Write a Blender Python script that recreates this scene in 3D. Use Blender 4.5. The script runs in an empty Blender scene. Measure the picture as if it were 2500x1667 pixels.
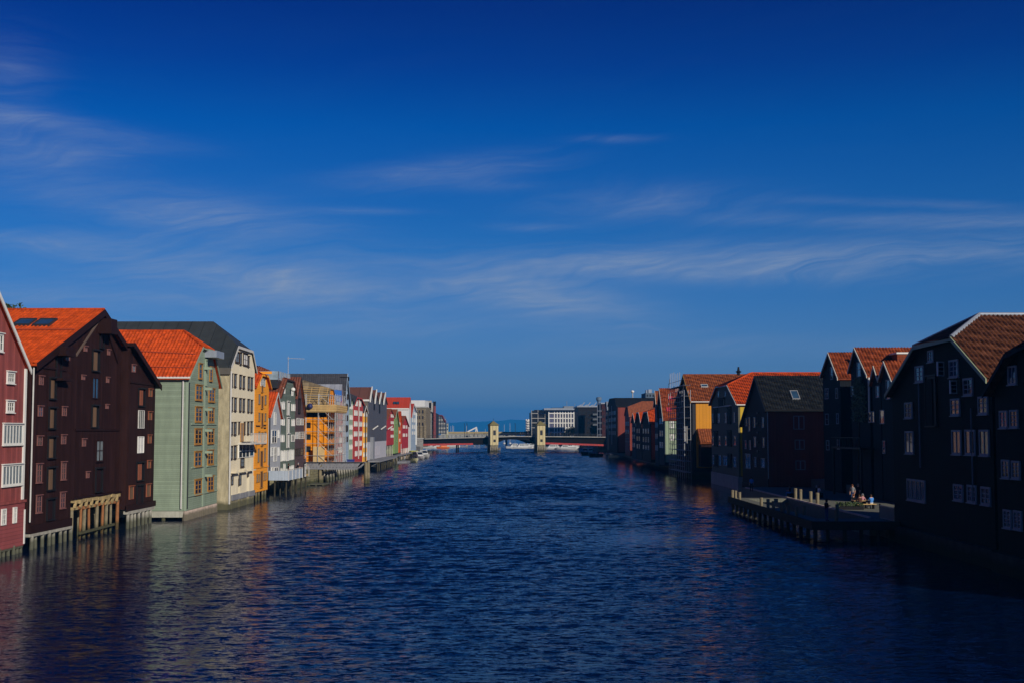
import bpy, bmesh, math, random
import numpy as np
from mathutils import Vector, Matrix
random.seed(7); np.random.seed(7)
R = math.radians
scene = bpy.context.scene
COL = scene.collection

# ------------------------------------------------------------------ camera
PW, PH, FPX, HOR, CAMH = 2500.0, 1667.0, 3100.0, 1052.0, 8.5
PITCH = math.atan((HOR - PH/2)/FPX)
cd = bpy.data.cameras.new('camera'); cam = bpy.data.objects.new('camera', cd); COL.objects.link(cam)
cd.sensor_width = 36.0; cd.lens = 36.0*FPX/PW; cd.clip_start = 0.5; cd.clip_end = 60000
cam.location = (0, 0, CAMH); cam.rotation_euler = (math.pi/2 + PITCH, 0, 0)
scene.camera = cam
CP, SP = math.cos(PITCH), math.sin(PITCH)
CAMP = Vector((0, 0, CAMH))

def ray(px, py):
    cx = (px-PW/2)/FPX; cy = (PH/2-py)/FPX
    return Vector((cx, CP-cy*SP, SP+cy*CP))
def at_plane(px, py, p0, n):
    r = ray(px, py); return CAMP + r*((p0-CAMP).dot(n)/r.dot(n))
def at_y(px, py, Y): return at_plane(px, py, Vector((0, Y, 0)), Vector((0, 1, 0)))
def at_z(px, py, Z): return at_plane(px, py, Vector((0, 0, Z)), Vector((0, 0, 1)))
def col_y(px, X): return X/((px-PW/2)/FPX*CP)      # distance of an image column on the wall line x = X

# ------------------------------------------------------------------ sun, sky, exposure
SUN_AZ, SUN_EL = R(38), R(23)        # behind the camera, to its right
sdir = Vector((math.sin(SUN_AZ)*math.cos(SUN_EL), -math.cos(SUN_AZ)*math.cos(SUN_EL), math.sin(SUN_EL)))
sl = bpy.data.lights.new('sun', 'SUN'); sl.energy = 4.2; sl.angle = R(0.5); sl.color = (1, .93, .82)
so = bpy.data.objects.new('sun', sl); COL.objects.link(so)
so.rotation_euler = sdir.to_track_quat('Z', 'Y').to_euler(); so.location = (60, -80, 60)
scene.view_settings.view_transform = 'Standard'; scene.view_settings.look = 'None'
scene.view_settings.exposure = 0.0; scene.view_settings.gamma = 1.0

world = bpy.data.worlds.new('World'); scene.world = world; world.use_nodes = True
wt = world.node_tree; wt.nodes.clear()
class NT:
    """small helper to write node graphs"""
    def __init__(s, tree): s.t = tree
    def n(s, typ, **kw):
        nd = s.t.nodes.new(typ)
        for k, v in kw.items(): setattr(nd, k, v)
        return nd
    def put(s, sock, v):
        if hasattr(v, 'is_linked') or hasattr(v, 'links'): s.t.links.new(v, sock)
        else: sock.default_value = v
    def m(s, op, a, b=None, c=None, clamp=False):
        nd = s.n('ShaderNodeMath', operation=op); nd.use_clamp = clamp
        s.put(nd.inputs[0], a)
        if b is not None: s.put(nd.inputs[1], b)
        if c is not None: s.put(nd.inputs[2], c)
        return nd.outputs[0]
    def mix(s, f, a, b, blend='MIX'):
        nd = s.n('ShaderNodeMix', data_type='RGBA', blend_type=blend)
        s.put(nd.inputs[0], f); s.put(nd.inputs[6], a); s.put(nd.inputs[7], b)
        return nd.outputs[2]
    def ramp(s, f, stops, interp='LINEAR'):
        nd = s.n('ShaderNodeValToRGB'); cr = nd.color_ramp; cr.interpolation = interp
        while len(cr.elements) < len(stops): cr.elements.new(0.5)
        for e, (p, c) in zip(cr.elements, stops):
            e.position = p; e.color = (c[0], c[1], c[2], 1) if not isinstance(c, (int, float)) else (c, c, c, 1)
        s.put(nd.inputs[0], f); return nd.outputs[0]
    def noise(s, vec, scale, detail=4, rough=.55, dist=0.0):
        nd = s.n('ShaderNodeTexNoise'); nd.inputs['Scale'].default_value = scale
        nd.inputs['Detail'].default_value = detail; nd.inputs['Roughness'].default_value = rough
        nd.inputs['Distortion'].default_value = dist
        if vec is not None: s.put(nd.inputs['Vector'], vec)
        return nd.outputs['Fac']
    def comb(s, x, y, z):
        nd = s.n('ShaderNodeCombineXYZ'); s.put(nd.inputs[0], x); s.put(nd.inputs[1], y); s.put(nd.inputs[2], z)
        return nd.outputs[0]
    def sep(s, v):
        nd = s.n('ShaderNodeSeparateXYZ'); s.put(nd.inputs[0], v); return nd.outputs
    def vmul(s, v, k):
        nd = s.n('ShaderNodeVectorMath', operation='MULTIPLY'); s.put(nd.inputs[0], v); nd.inputs[1].default_value = k
        return nd.outputs[0]

W = NT(wt)
sky = W.n('ShaderNodeTexSky', sky_type='NISHITA'); sky.sun_disc = False
sky.sun_elevation = SUN_EL; sky.sun_rotation = math.pi - SUN_AZ
sky.altitude = 10; sky.air_density = 1.0; sky.dust_density = 0.6; sky.ozone_density = 2.0
tc = W.n('ShaderNodeTexCoord'); dx, dy, dz = W.sep(tc.outputs['Generated'])
el = W.m('ARCSINE', dz); az = W.m('ARCTAN2', dx, dy)
elp = W.m('MAXIMUM', el, 0.0)
SKYTINT = [(0.0, (.367, .35, .89)), (.021, (.31, .37, .61)), (.061, (.175, .296, .633)), (.1725, (.049, .24, .585)),
           (.296, (.0, .17, .54)), (.354, (.0, .092, .43)), (.409, (.0, .054, .345)), (1.0, (.0, .03, .25))]
tint = W.ramp(W.m('DIVIDE', elp, 0.8), SKYTINT)
base = W.mix(1.0, sky.outputs[0], tint, 'MULTIPLY')
# cirrus: streaky noise, thicker in the bands where the photograph has them, thin elsewhere
warp = W.noise(W.comb(W.m('MULTIPLY', az, 5.0), W.m('MULTIPLY', el, 14.0), 1.7), 1.0, 3)
sv = W.comb(W.m('MULTIPLY', W.m('ADD', az, W.m('MULTIPLY', el, -.6)), 7.0),
            W.m('ADD', W.m('MULTIPLY', el, 75.0), W.m('MULTIPLY', W.m('ADD', W.m('MULTIPLY', az, -9.0), W.m('MULTIPLY', warp, 6.0)), 1.0)), 0.3)
streak = W.noise(sv, 1.0, 7, .62, .35)
fine = W.noise(W.comb(W.m('MULTIPLY', az, 30.0), W.m('ADD', W.m('MULTIPLY', el, 260.0), W.m('MULTIPLY', az, -24.0)), 5.1), 1.0, 5, .6, .4)
CL = [(110, 300, 250, 22, .10, .40), (70, 372, 200, 42, -.04, .5), (460, 525, 330, 52, .10, .55), (110, 592, 330, 26, -.03, .38),
      (740, 700, 300, 50, .09, .75), (420, 655, 300, 42, .06, .40), (1290, 722, 270, 46, .16, .95), (1090, 420, 230, 30, -.10, .38),
      (1590, 500, 240, 42, .0, .32), (1960, 632, 720, 42, .0, .70), (1700, 660, 420, 26, .05, .55), (2260, 540, 420, 18, .05, .42),
      (230, 730, 400, 40, .02, .45), (1500, 340, 80, 9, .0, .35), (1000, 800, 460, 26, .0, .3), (1750, 850, 700, 26, .0, .28),
      (1240, 455, 120, 14, 0, .25), (1290, 556, 90, 10, 0, .3), (900, 516, 120, 8, 0, .22), (2200, 498, 220, 10, .08, .3), (20, 200, 90, 90, 0, .25)]
tot = None
for (cx, cy, rx, ry, tl, st) in CL:
    r = ray(cx, cy).normalized(); a0 = math.atan2(r.x, r.y); e0 = math.asin(r.z)
    da = W.m('SUBTRACT', az, a0)
    de = W.m('ADD', W.m('SUBTRACT', el, e0), W.m('MULTIPLY', da, tl))
    q = W.m('ADD', W.m('POWER', W.m('ABSOLUTE', W.m('DIVIDE', da, rx/FPX)), 2.0), W.m('POWER', W.m('ABSOLUTE', W.m('DIVIDE', de, ry/FPX)), 2.0))
    g = W.m('MULTIPLY', W.m('EXPONENT', W.m('MULTIPLY', q, -1.0)), st)
    tot = g if tot is None else W.m('ADD', tot, g)
band = W.m('ADD', tot, .006)
st1 = W.m('MULTIPLY', W.m('SUBTRACT', streak, .34, clamp=True), 2.6, clamp=True)
cl = W.m('MULTIPLY', band, W.m('ADD', .17, W.m('MULTIPLY', st1, W.m('ADD', .42, W.m('MULTIPLY', W.m('SUBTRACT', fine, .25, clamp=True), 1.1)))))
cl = W.m('MULTIPLY', W.m('MINIMUM', cl, 1.0), 1.0)
cl = W.m('MULTIPLY', cl, W.m('MULTIPLY', W.m('ADD', el, .02, clamp=True), 14.0, clamp=True))
CLOUDC = (.31, .37, .48, 1)
SKYK = 0.12
bgs = W.n('ShaderNodeBackground'); W.put(bgs.inputs[0], base); bgs.inputs[1].default_value = SKYK
bgc = W.n('ShaderNodeBackground'); bgc.inputs[0].default_value = CLOUDC; bgc.inputs[1].default_value = 1.0
mx = W.n('ShaderNodeMixShader'); W.put(mx.inputs[0], cl)
wt.links.new(bgs.outputs[0], mx.inputs[1]); wt.links.new(bgc.outputs[0], mx.inputs[2])
wo = W.n('ShaderNodeOutputWorld'); wt.links.new(mx.outputs[0], wo.inputs[0])

# ------------------------------------------------------------------ materials
def lin(h, k=1.0):
    h = h.lstrip('#'); o = []
    for i in (0, 2, 4):
        c = int(h[i:i+2], 16)/255.0
        o.append((c/12.92 if c <= .04045 else ((c+.055)/1.055)**2.4)*k)
    return tuple(min(v, .92) for v in o)
MATS = {}
def mat(name, col, rough=.75, kind='plain', pitch=.18, var=.18, stain=.25, sscale=.5, bump=.5, spec=.3, metal=0.0, tide=False):
    if max(col) < .09 and spec == .3: spec = .08
    if name in MATS: return MATS[name]
    m = bpy.data.materials.new(name); m.use_nodes = True; t = m.node_tree
    bs = t.nodes['Principled BSDF']; N = NT(t)
    bs.inputs['Roughness'].default_value = rough; bs.inputs['Metallic'].default_value = metal
    bs.inputs['Specular IOR Level'].default_value = spec
    tcn = N.n('ShaderNodeTexCoord'); oc = tcn.outputs['Object']; x, y, z = N.sep(oc)
    c4 = (col[0], col[1], col[2], 1)
    # weather staining, streaked downwards on walls
    nz = N.noise(N.vmul(oc, (1.3, 1.3, .35)) if kind in ('vboard', 'hboard', 'plaster', 'plain') else oc, sscale*2, 6, .62, .3)
    nf = N.noise(oc, 9.0, 3, .6)
    f = N.m('ADD', N.m('MULTIPLY', N.m('SUBTRACT', nz, .5), stain*2.6), N.m('MULTIPLY', N.m('SUBTRACT', nf, .5), stain*.8))
    val = N.m('ADD', f, 1.0)
    h = None
    if kind in ('vboard', 'hboard', 'tile', 'sheet'):
        if kind == 'hboard': s = N.m('DIVIDE', z, pitch)
        elif kind == 'tile': s = N.m('DIVIDE', y, pitch)
        elif kind == 'sheet': s = N.m('DIVIDE', y, pitch)
        else: s = N.m('DIVIDE', N.m('ADD', x, y), pitch)
        fr = N.m('FRACT', s); fl = N.m('FLOOR', s)
        wn = N.n('ShaderNodeTexWhiteNoise', noise_dimensions='2D' if kind == 'tile' else '1D')
        if kind == 'tile':
            rr = N.m('DIVIDE', z, pitch*.72); frr = N.m('FRACT', rr)
            N.put(wn.inputs['Vector'], N.comb(fl, N.m('FLOOR', rr), 0.0))
        else: N.put(wn.inputs['W'], fl)
        val = N.m('MULTIPLY', val, N.m('ADD', 1-var/2, N.m('MULTIPLY', wn.outputs['Value'], var)))
        if kind == 'hboard':
            h = fr; gap = N.m('LESS_THAN', fr, .12)
        elif kind == 'vboard':
            h = N.m('MULTIPLY', N.m('LESS_THAN', fr, .68), 1.0); gap = N.m('GREATER_THAN', fr, .93)
        elif kind == 'sheet':
            h = N.m('LESS_THAN', fr, .06); gap = N.m('LESS_THAN', N.m('ABSOLUTE', N.m('SUBTRACT', fr, .08)), .03)
        else:
            h = N.m('ADD', N.m('MULTIPLY', N.m('SINE', N.m('MULTIPLY', fr, math.pi)), 1.0), N.m('MULTIPLY', N.m('SUBTRACT', 1.0, frr), .7))
            gap = N.m('MAXIMUM', N.m('LESS_THAN', fr, .10), N.m('LESS_THAN', frr, .10))
        val = N.m('MULTIPLY', val, N.m('SUBTRACT', 1.0, N.m('MULTIPLY', gap, .38)))
    elif kind == 'plaster':
        h = N.noise(oc, 3.0, 7, .7)
    elif kind == 'stone':
        br = N.n('ShaderNodeTexBrick'); br.inputs['Scale'].default_value = 1.0
        br.inputs['Brick Width'].default_value = .9; br.inputs['Row Height'].default_value = .42; br.inputs['Mortar Size'].default_value = .03
        N.put(br.inputs['Vector'], N.comb(N.m('ADD', x, y), z, 0.0))
        br.inputs['Color1'].default_value = (.75, .75, .75, 1); br.inputs['Color2'].default_value = (1.15, 1.15, 1.15, 1); br.inputs['Mortar'].default_value = (.5, .5, .5, 1)
        val = N.m('MULTIPLY', val, br.outputs['Color']); h = br.outputs['Color']
    elif kind == 'wood':
        g = N.noise(N.vmul(oc, (14, 14, .8)), 1.0, 5, .6); h = g
        val = N.m('MULTIPLY', val, N.m('ADD', .65, N.m('MULTIPLY', g, .7)))
    vv = N.comb(val, val, val); outc = N.mix(1.0, c4, vv, 'MULTIPLY')
    if tide:
        gp = N.n('ShaderNodeNewGeometry'); wx, wy, wz = N.sep(gp.outputs['Position'])
        k = N.m('MULTIPLY', N.m('SUBTRACT', N.m('ADD', .75, N.m('MULTIPLY', N.noise(gp.outputs['Position'], 1.1, 3), .5)), wz), 2.2, clamp=True)
        outc = N.mix(N.m('MULTIPLY', k, .8), outc, (.028, .034, .012, 1))
    N.put(bs.inputs['Base Color'], outc)
    if h is not None:
        bp = N.n('ShaderNodeBump'); bp.inputs['Strength'].default_value = bump; bp.inputs['Distance'].default_value = .05
        N.put(bp.inputs['Height'], h); t.links.new(bp.outputs[0], bs.inputs['Normal'])
    MATS[name] = m; return m

def glass(name, col=(.012, .017, .025), rough=.06, wob=.25):
    if name in MATS: return MATS[name]
    m = bpy.data.materials.new(name); m.use_nodes = True; t = m.node_tree; N = NT(t); bs = t.nodes['Principled BSDF']
    g = N.n('ShaderNodeNewGeometry'); n1 = N.noise(g.outputs['Position'], .9, 3)
    N.put(bs.inputs['Base Color'], N.mix(n1, (col[0]*.4, col[1]*.4, col[2]*.4, 1), (col[0]*2.2, col[1]*2.2, col[2]*2.2, 1)))
    bs.inputs['Roughness'].default_value = rough; bs.inputs['IOR'].default_value = 1.5
    bp = N.n('ShaderNodeBump'); bp.inputs['Strength'].default_value = wob; bp.inputs['Distance'].default_value = .03
    N.put(bp.inputs['Height'], N.noise(g.outputs['Position'], 1.6, 2)); t.links.new(bp.outputs[0], bs.inputs['Normal'])
    MATS[name] = m; return m

GL = glass('window glass')
GLB = glass('glass with painted sky blue', (.02, .05, .09))  # bluer base colour stands in for the sky's reflection
BLIND = mat('white window blind', (.62, .60, .55), .6, stain=.2, sscale=3)
CURT = mat('grey curtain behind glass', (.16, .19, .2), .25, stain=.6, sscale=4)
CURTD = mat('dim room behind glass', (.035, .04, .042), .12, stain=.7, sscale=3, spec=.5)
WHITE = mat('white painted trim', (.66, .64, .58), .55, stain=.12, sscale=1.5)
OLDW = mat('aged white frame', (.5, .48, .44), .6, stain=.25, sscale=2)
BLACKW = mat('black painted wood', (.012, .012, .014), .5)
DARKM = mat('dark painted metal', (.03, .032, .036), .4)
GALV = mat('galvanised steel', (.36, .37, .38), .38, metal=.6, stain=.2)
ZINC = mat('grey zinc flashing', (.30, .33, .37), .45, metal=.3, stain=.25)
PILE = mat('weathered timber pile', (.20, .165, .10), .9, 'wood', stain=.55, sscale=.8, tide=True)
PILEG = mat('grey silvered timber pile', (.30, .28, .23), .9, 'wood', stain=.5, sscale=.8, tide=True)
PILER = mat('rust stained timber pile', (.27, .11, .04), .9, 'wood', stain=.6, sscale=.7, tide=True)
PILEP = mat('pale pinkish timber pile', (.52, .40, .33), .9, 'wood', stain=.35, sscale=.8, tide=True)
OLDT = mat('old broken timber', (.33, .24, .11), .9, 'wood', stain=.6, sscale=1.2)
PLANK = mat('raw planks', (.50, .33, .13), .8, 'wood', stain=.25)
GREYT = mat('silver grey timber', (.20, .20, .21), .85, 'wood', stain=.3)
CONC = mat('grey concrete', (.32, .31, .28), .85, 'plaster', stain=.4, bump=.25)
MUD = mat('dark river bank', (.06, .052, .04), .95, 'plaster', stain=.5, tide=True)

# ------------------------------------------------------------------ mesh helpers
class MB:
    def __init__(s): s.v = []; s.f = []
    def add(s, vs, fs):
        o = len(s.v); s.v += [tuple(v) for v in vs]; s.f += [tuple(i+o for i in f) for f in fs]; return s
    def box(s, x0, x1, y0, y1, z0, z1):
        return s.add([(x0,y0,z0),(x1,y0,z0),(x1,y1,z0),(x0,y1,z0),(x0,y0,z1),(x1,y0,z1),(x1,y1,z1),(x0,y1,z1)],
                     [(0,3,2,1),(4,5,6,7),(0,1,5,4),(1,2,6,5),(2,3,7,6),(3,0,4,7)])
    def prism(s, poly, y0, y1):                    # polygon in (x,z), extruded along y
        n = len(poly)
        vs = [(p[0], y0, p[1]) for p in poly]+[(p[0], y1, p[1]) for p in poly]
        a = sum(poly[i][0]*poly[(i+1) % n][1]-poly[(i+1) % n][0]*poly[i][1] for i in range(n))
        fr = tuple(range(n)); bk = tuple(range(2*n-1, n-1, -1))
        fs = [fr, bk]+[(i, i+n, (i+1) % n+n, (i+1) % n) for i in range(n)]
        if a < 0: fs = [f[::-1] for f in fs]
        return s.add(vs, fs)
    def vprism(s, poly, z0, z1):                   # polygon in (x,y), extruded along z
        n = len(poly)
        a = sum(poly[i][0]*poly[(i+1) % n][1]-poly[(i+1) % n][0]*poly[i][1] for i in range(n))
        if a < 0: poly = poly[::-1]
        vs = [(p[0], p[1], z0) for p in poly]+[(p[0], p[1], z1) for p in poly]
        return s.add(vs, [tuple(range(n-1, -1, -1)), tuple(range(n, 2*n))]+[(i, (i+1) % n, (i+1) % n+n, i+n) for i in range(n)])
    def tube(s, a, b, r, n=6, r2=None):
        a = Vector(a); b = Vector(b); r2 = r if r2 is None else r2
        d = (b-a).normalized(); u = d.orthogonal().normalized(); w = d.cross(u)
        vs = []
        for p, rr in ((a, r), (b, r2)):
            for i in range(n):
                t = 2*math.pi*i/n; vs.append(p+(u*math.cos(t)+w*math.sin(t))*rr)
        return s.add(vs, [(i, (i+1) % n, (i+1) % n+n, i+n) for i in range(n)]+[tuple(range(n-1, -1, -1)), tuple(range(n, 2*n))])
    def bar(s, a, b, w, h=None, up=(0, 0, 1)):      # square bar between two points
        a = Vector(a); b = Vector(b); h = w if h is None else h
        d = (b-a).normalized(); sd = d.cross(Vector(up))
        if sd.length < 1e-4: sd = Vector((1, 0, 0))
        sd.normalize(); u = sd.cross(d)
        vs = [p+sd*(i*w/2)+u*(j*h/2) for p in (a, b) for i, j in ((-1,-1),(1,-1),(1,1),(-1,1))]
        return s.add(vs, [(0,1,5,4),(1,2,6,5),(2,3,7,6),(3,0,4,7),(3,2,1,0),(4,5,6,7)])
    def slab(s, polys, t):                          # polygons (counter-clockwise seen from above) thickened downwards
        key = {}; top = []
        def idx(p):
            k = tuple(round(c, 3) for c in p)
            if k not in key: key[k] = len(top); top.append(p)
            return key[k]
        fs = [tuple(idx(p) for p in pl) for pl in polys]; n = len(top)
        ed = {}
        for f in fs:
            for i in range(len(f)): ed[(f[i], f[(i+1) % len(f)])] = 1
        vs = [tuple(p) for p in top]+[(p[0], p[1], p[2]-t) for p in top]
        out = list(fs)+[tuple(i+n for i in f[::-1]) for f in fs]
        for (a, b) in ed:
            if (b, a) not in ed: out.append((b, a, a+n, b+n))
        return s.add(vs, out)
    def lathe(s, prof, n=10, c=(0, 0, 0)):
        vs = []; fs = []
        for (r, z) in prof:
            for i in range(n):
                t = 2*math.pi*i/n; vs.append((c[0]+r*math.cos(t), c[1]+r*math.sin(t), c[2]+z))
        for j in range(len(prof)-1):
            for i in range(n): fs.append((j*n+i, j*n+(i+1) % n, (j+1)*n+(i+1) % n, (j+1)*n+i))
        fs.append(tuple(range(n-1, -1, -1))); fs.append(tuple(range((len(prof)-1)*n, len(prof)*n)))
        return s.add(vs, fs)
    def mesh(s, name, m):
        me = bpy.data.meshes.new(name); me.from_pydata(s.v, [], s.f); me.update()
        if m: me.materials.append(m)
        return me
    def obj(s, name, m, parent=None, smooth=False):
        me = s.mesh(name, m)
        if smooth: me.shade_smooth()
        return place(name, me, parent)
def place(name, me, parent=None, loc=(0, 0, 0), rz=0.0, rot=None, scale=None):
    o = bpy.data.objects.new(name, me); COL.objects.link(o)
    o.location = loc; o.rotation_euler = rot if rot else (0, 0, rz)
    if scale: o.scale = scale
    if parent: o.parent = parent
    return o
def tag(o, label, cat, group=None):
    o['label'] = label; o['category'] = cat
    if group: o['group'] = group
    return o
def empty(name, label, cat, loc=(0, 0, 0), rz=0.0, group=None):
    o = bpy.data.objects.new(name, None); COL.objects.link(o); o.location = loc; o.rotation_euler = (0, 0, rz)
    o.empty_display_size = .5
    return tag(o, label, cat, group)
def struct(o): o['kind'] = 'structure'; return o
def stuff(o): o['kind'] = 'stuff'; return o
def dup(root, loc, rz, label=None, group=None, scale=None):
    def cp(o, par):
        c = o.copy(); COL.objects.link(c)
        if par is not None: c.parent = par
        for ch in o.children: cp(ch, c)
        return c
    r = cp(root, None); r.location = loc; r.rotation_euler = (0, 0, rz)
    if label: r['label'] = label
    if group: r['group'] = group
    if scale: r.scale = scale
    return r
CACHE = {}

# ------------------------------------------------------------------ roof tiles as real relief
def tile_mesh(poly, m, pitch=.3, row=.42, amp=.085, step=.016, lift=.02):
    """pantiles laid over a planar polygon; columns run up the slope"""
    P = [Vector(p) for p in poly]
    n = (P[1]-P[0]).cross(P[2]-P[0])
    if n.length < 1e-6: n = (P[2]-P[1]).cross(P[3]-P[1])
    n.normalize()
    if n.z < 0: n = -n
    h = Vector((n.x, n.y, 0))
    a = Vector((-n.y, n.x, 0)).normalized()         # along the ridge
    b = n.cross(a); b = b if b.z > 0 else -b         # up the slope
    o = P[0]
    st = np.array([((p-o).dot(a), (p-o).dot(b)) for p in P])
    k = 4
    s = np.arange(st[:, 0].min(), st[:, 0].max()+pitch/k, pitch/k)
    rows = np.arange(st[:, 1].min(), st[:, 1].max(), row)
    t = np.sort(np.concatenate([rows, rows+row*.985]))
    S, T = np.meshgrid(s, t)
    ph = (S/pitch) % 1.0
    H = amp*np.where(ph < .62, np.sin(ph/.62*np.pi), -.35*np.sin((ph-.62)/.38*np.pi))
    fr = ((T-rows[0])/row) % 1.0; rid = np.floor((T-rows[0]+1e-6)/row)
    H = H+step*(1-fr)+lift
    H = H+.006*np.sin(S*2.1+rid*1.7)
    def inside(x, y):
        c = np.zeros(x.shape, bool); j = len(st)-1
        for i in range(len(st)):
            xi, yi = st[i]; xj, yj = st[j]
            cond = ((yi > y) != (yj > y)) & (x < (xj-xi)*(y-yi)/(yj-yi+1e-12)+xi)
            c ^= cond; j = i
        return c
    ny, nx = S.shape
    cx = (S[:-1, :-1]+S[1:, 1:])/2; cy = (T[:-1, :-1]+T[1:, 1:])/2
    keep = inside(cx, cy)
    idx = np.arange(nx*ny).reshape(ny, nx)
    q = np.stack([idx[:-1, :-1][keep], idx[:-1, 1:][keep], idx[1:, 1:][keep], idx[1:, :-1][keep]], 1)
    if (a.cross(b)).dot(n) < 0: q = q[:, ::-1]
    xyz = np.array(o)[None, None]+S[..., None]*np.array(a)+T[..., None]*np.array(b)+H[..., None]*np.array(n)
    xyz = xyz.reshape(-1, 3)
    used = np.unique(q); rm = -np.ones(nx*ny, int); rm[used] = np.arange(len(used))
    me = bpy.data.meshes.new('roof_tiles'); me.from_pydata(xyz[used].tolist(), [], rm[q].tolist()); me.update()
    me.materials.append(m); me.shade_smooth()
    return me

RW_ = random.Random(11)
def window_mesh(w, h, cols, rows, fr, mu, fm, pm, head, sill):
    key = ('w', round(w, 2), round(h, 2), cols, rows, fr, mu, fm.name, pm.name, head, sill)
    if key in CACHE: return CACHE[key]
    b = MB(); hw = w/2; y0, y1 = -.10, .01
    b.box(-hw, -hw+fr, y0, y1, 0, h); b.box(hw-fr, hw, y0, y1, 0, h)
    b.box(-hw+fr, hw-fr, y0, y1, 0, fr); b.box(-hw+fr, hw-fr, y0, y1, h-fr, h)
    iw, ih = w-2*fr, h-2*fr
    for i in range(1, cols):
        x = -hw+fr+iw*i/cols; mm = mu*(1.5 if cols % 2 == 0 and i == cols//2 else 1)
        b.box(x-mm/2, x+mm/2, y0+.02, y1, fr, h-fr)
    for j in range(1, rows):
        z = fr+ih*j/rows; b.box(-hw+fr, hw-fr, y0+.035, y1, z-mu*.4, z+mu*.4)
    if head: b.box(-hw-.06, hw+.06, -.20, y1, h+.004, h+.07)
    if sill: b.box(-hw-.05, hw+.05, -.17, y1, -.07, -.004)
    fme = b.mesh('window', fm)
    pme = MB().box(-hw+fr*.6, hw-fr*.6, -.045, .006, fr*.6, h-fr*.6).mesh('pane', pm)
    CACHE[key] = (fme, pme); return CACHE[key]

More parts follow.
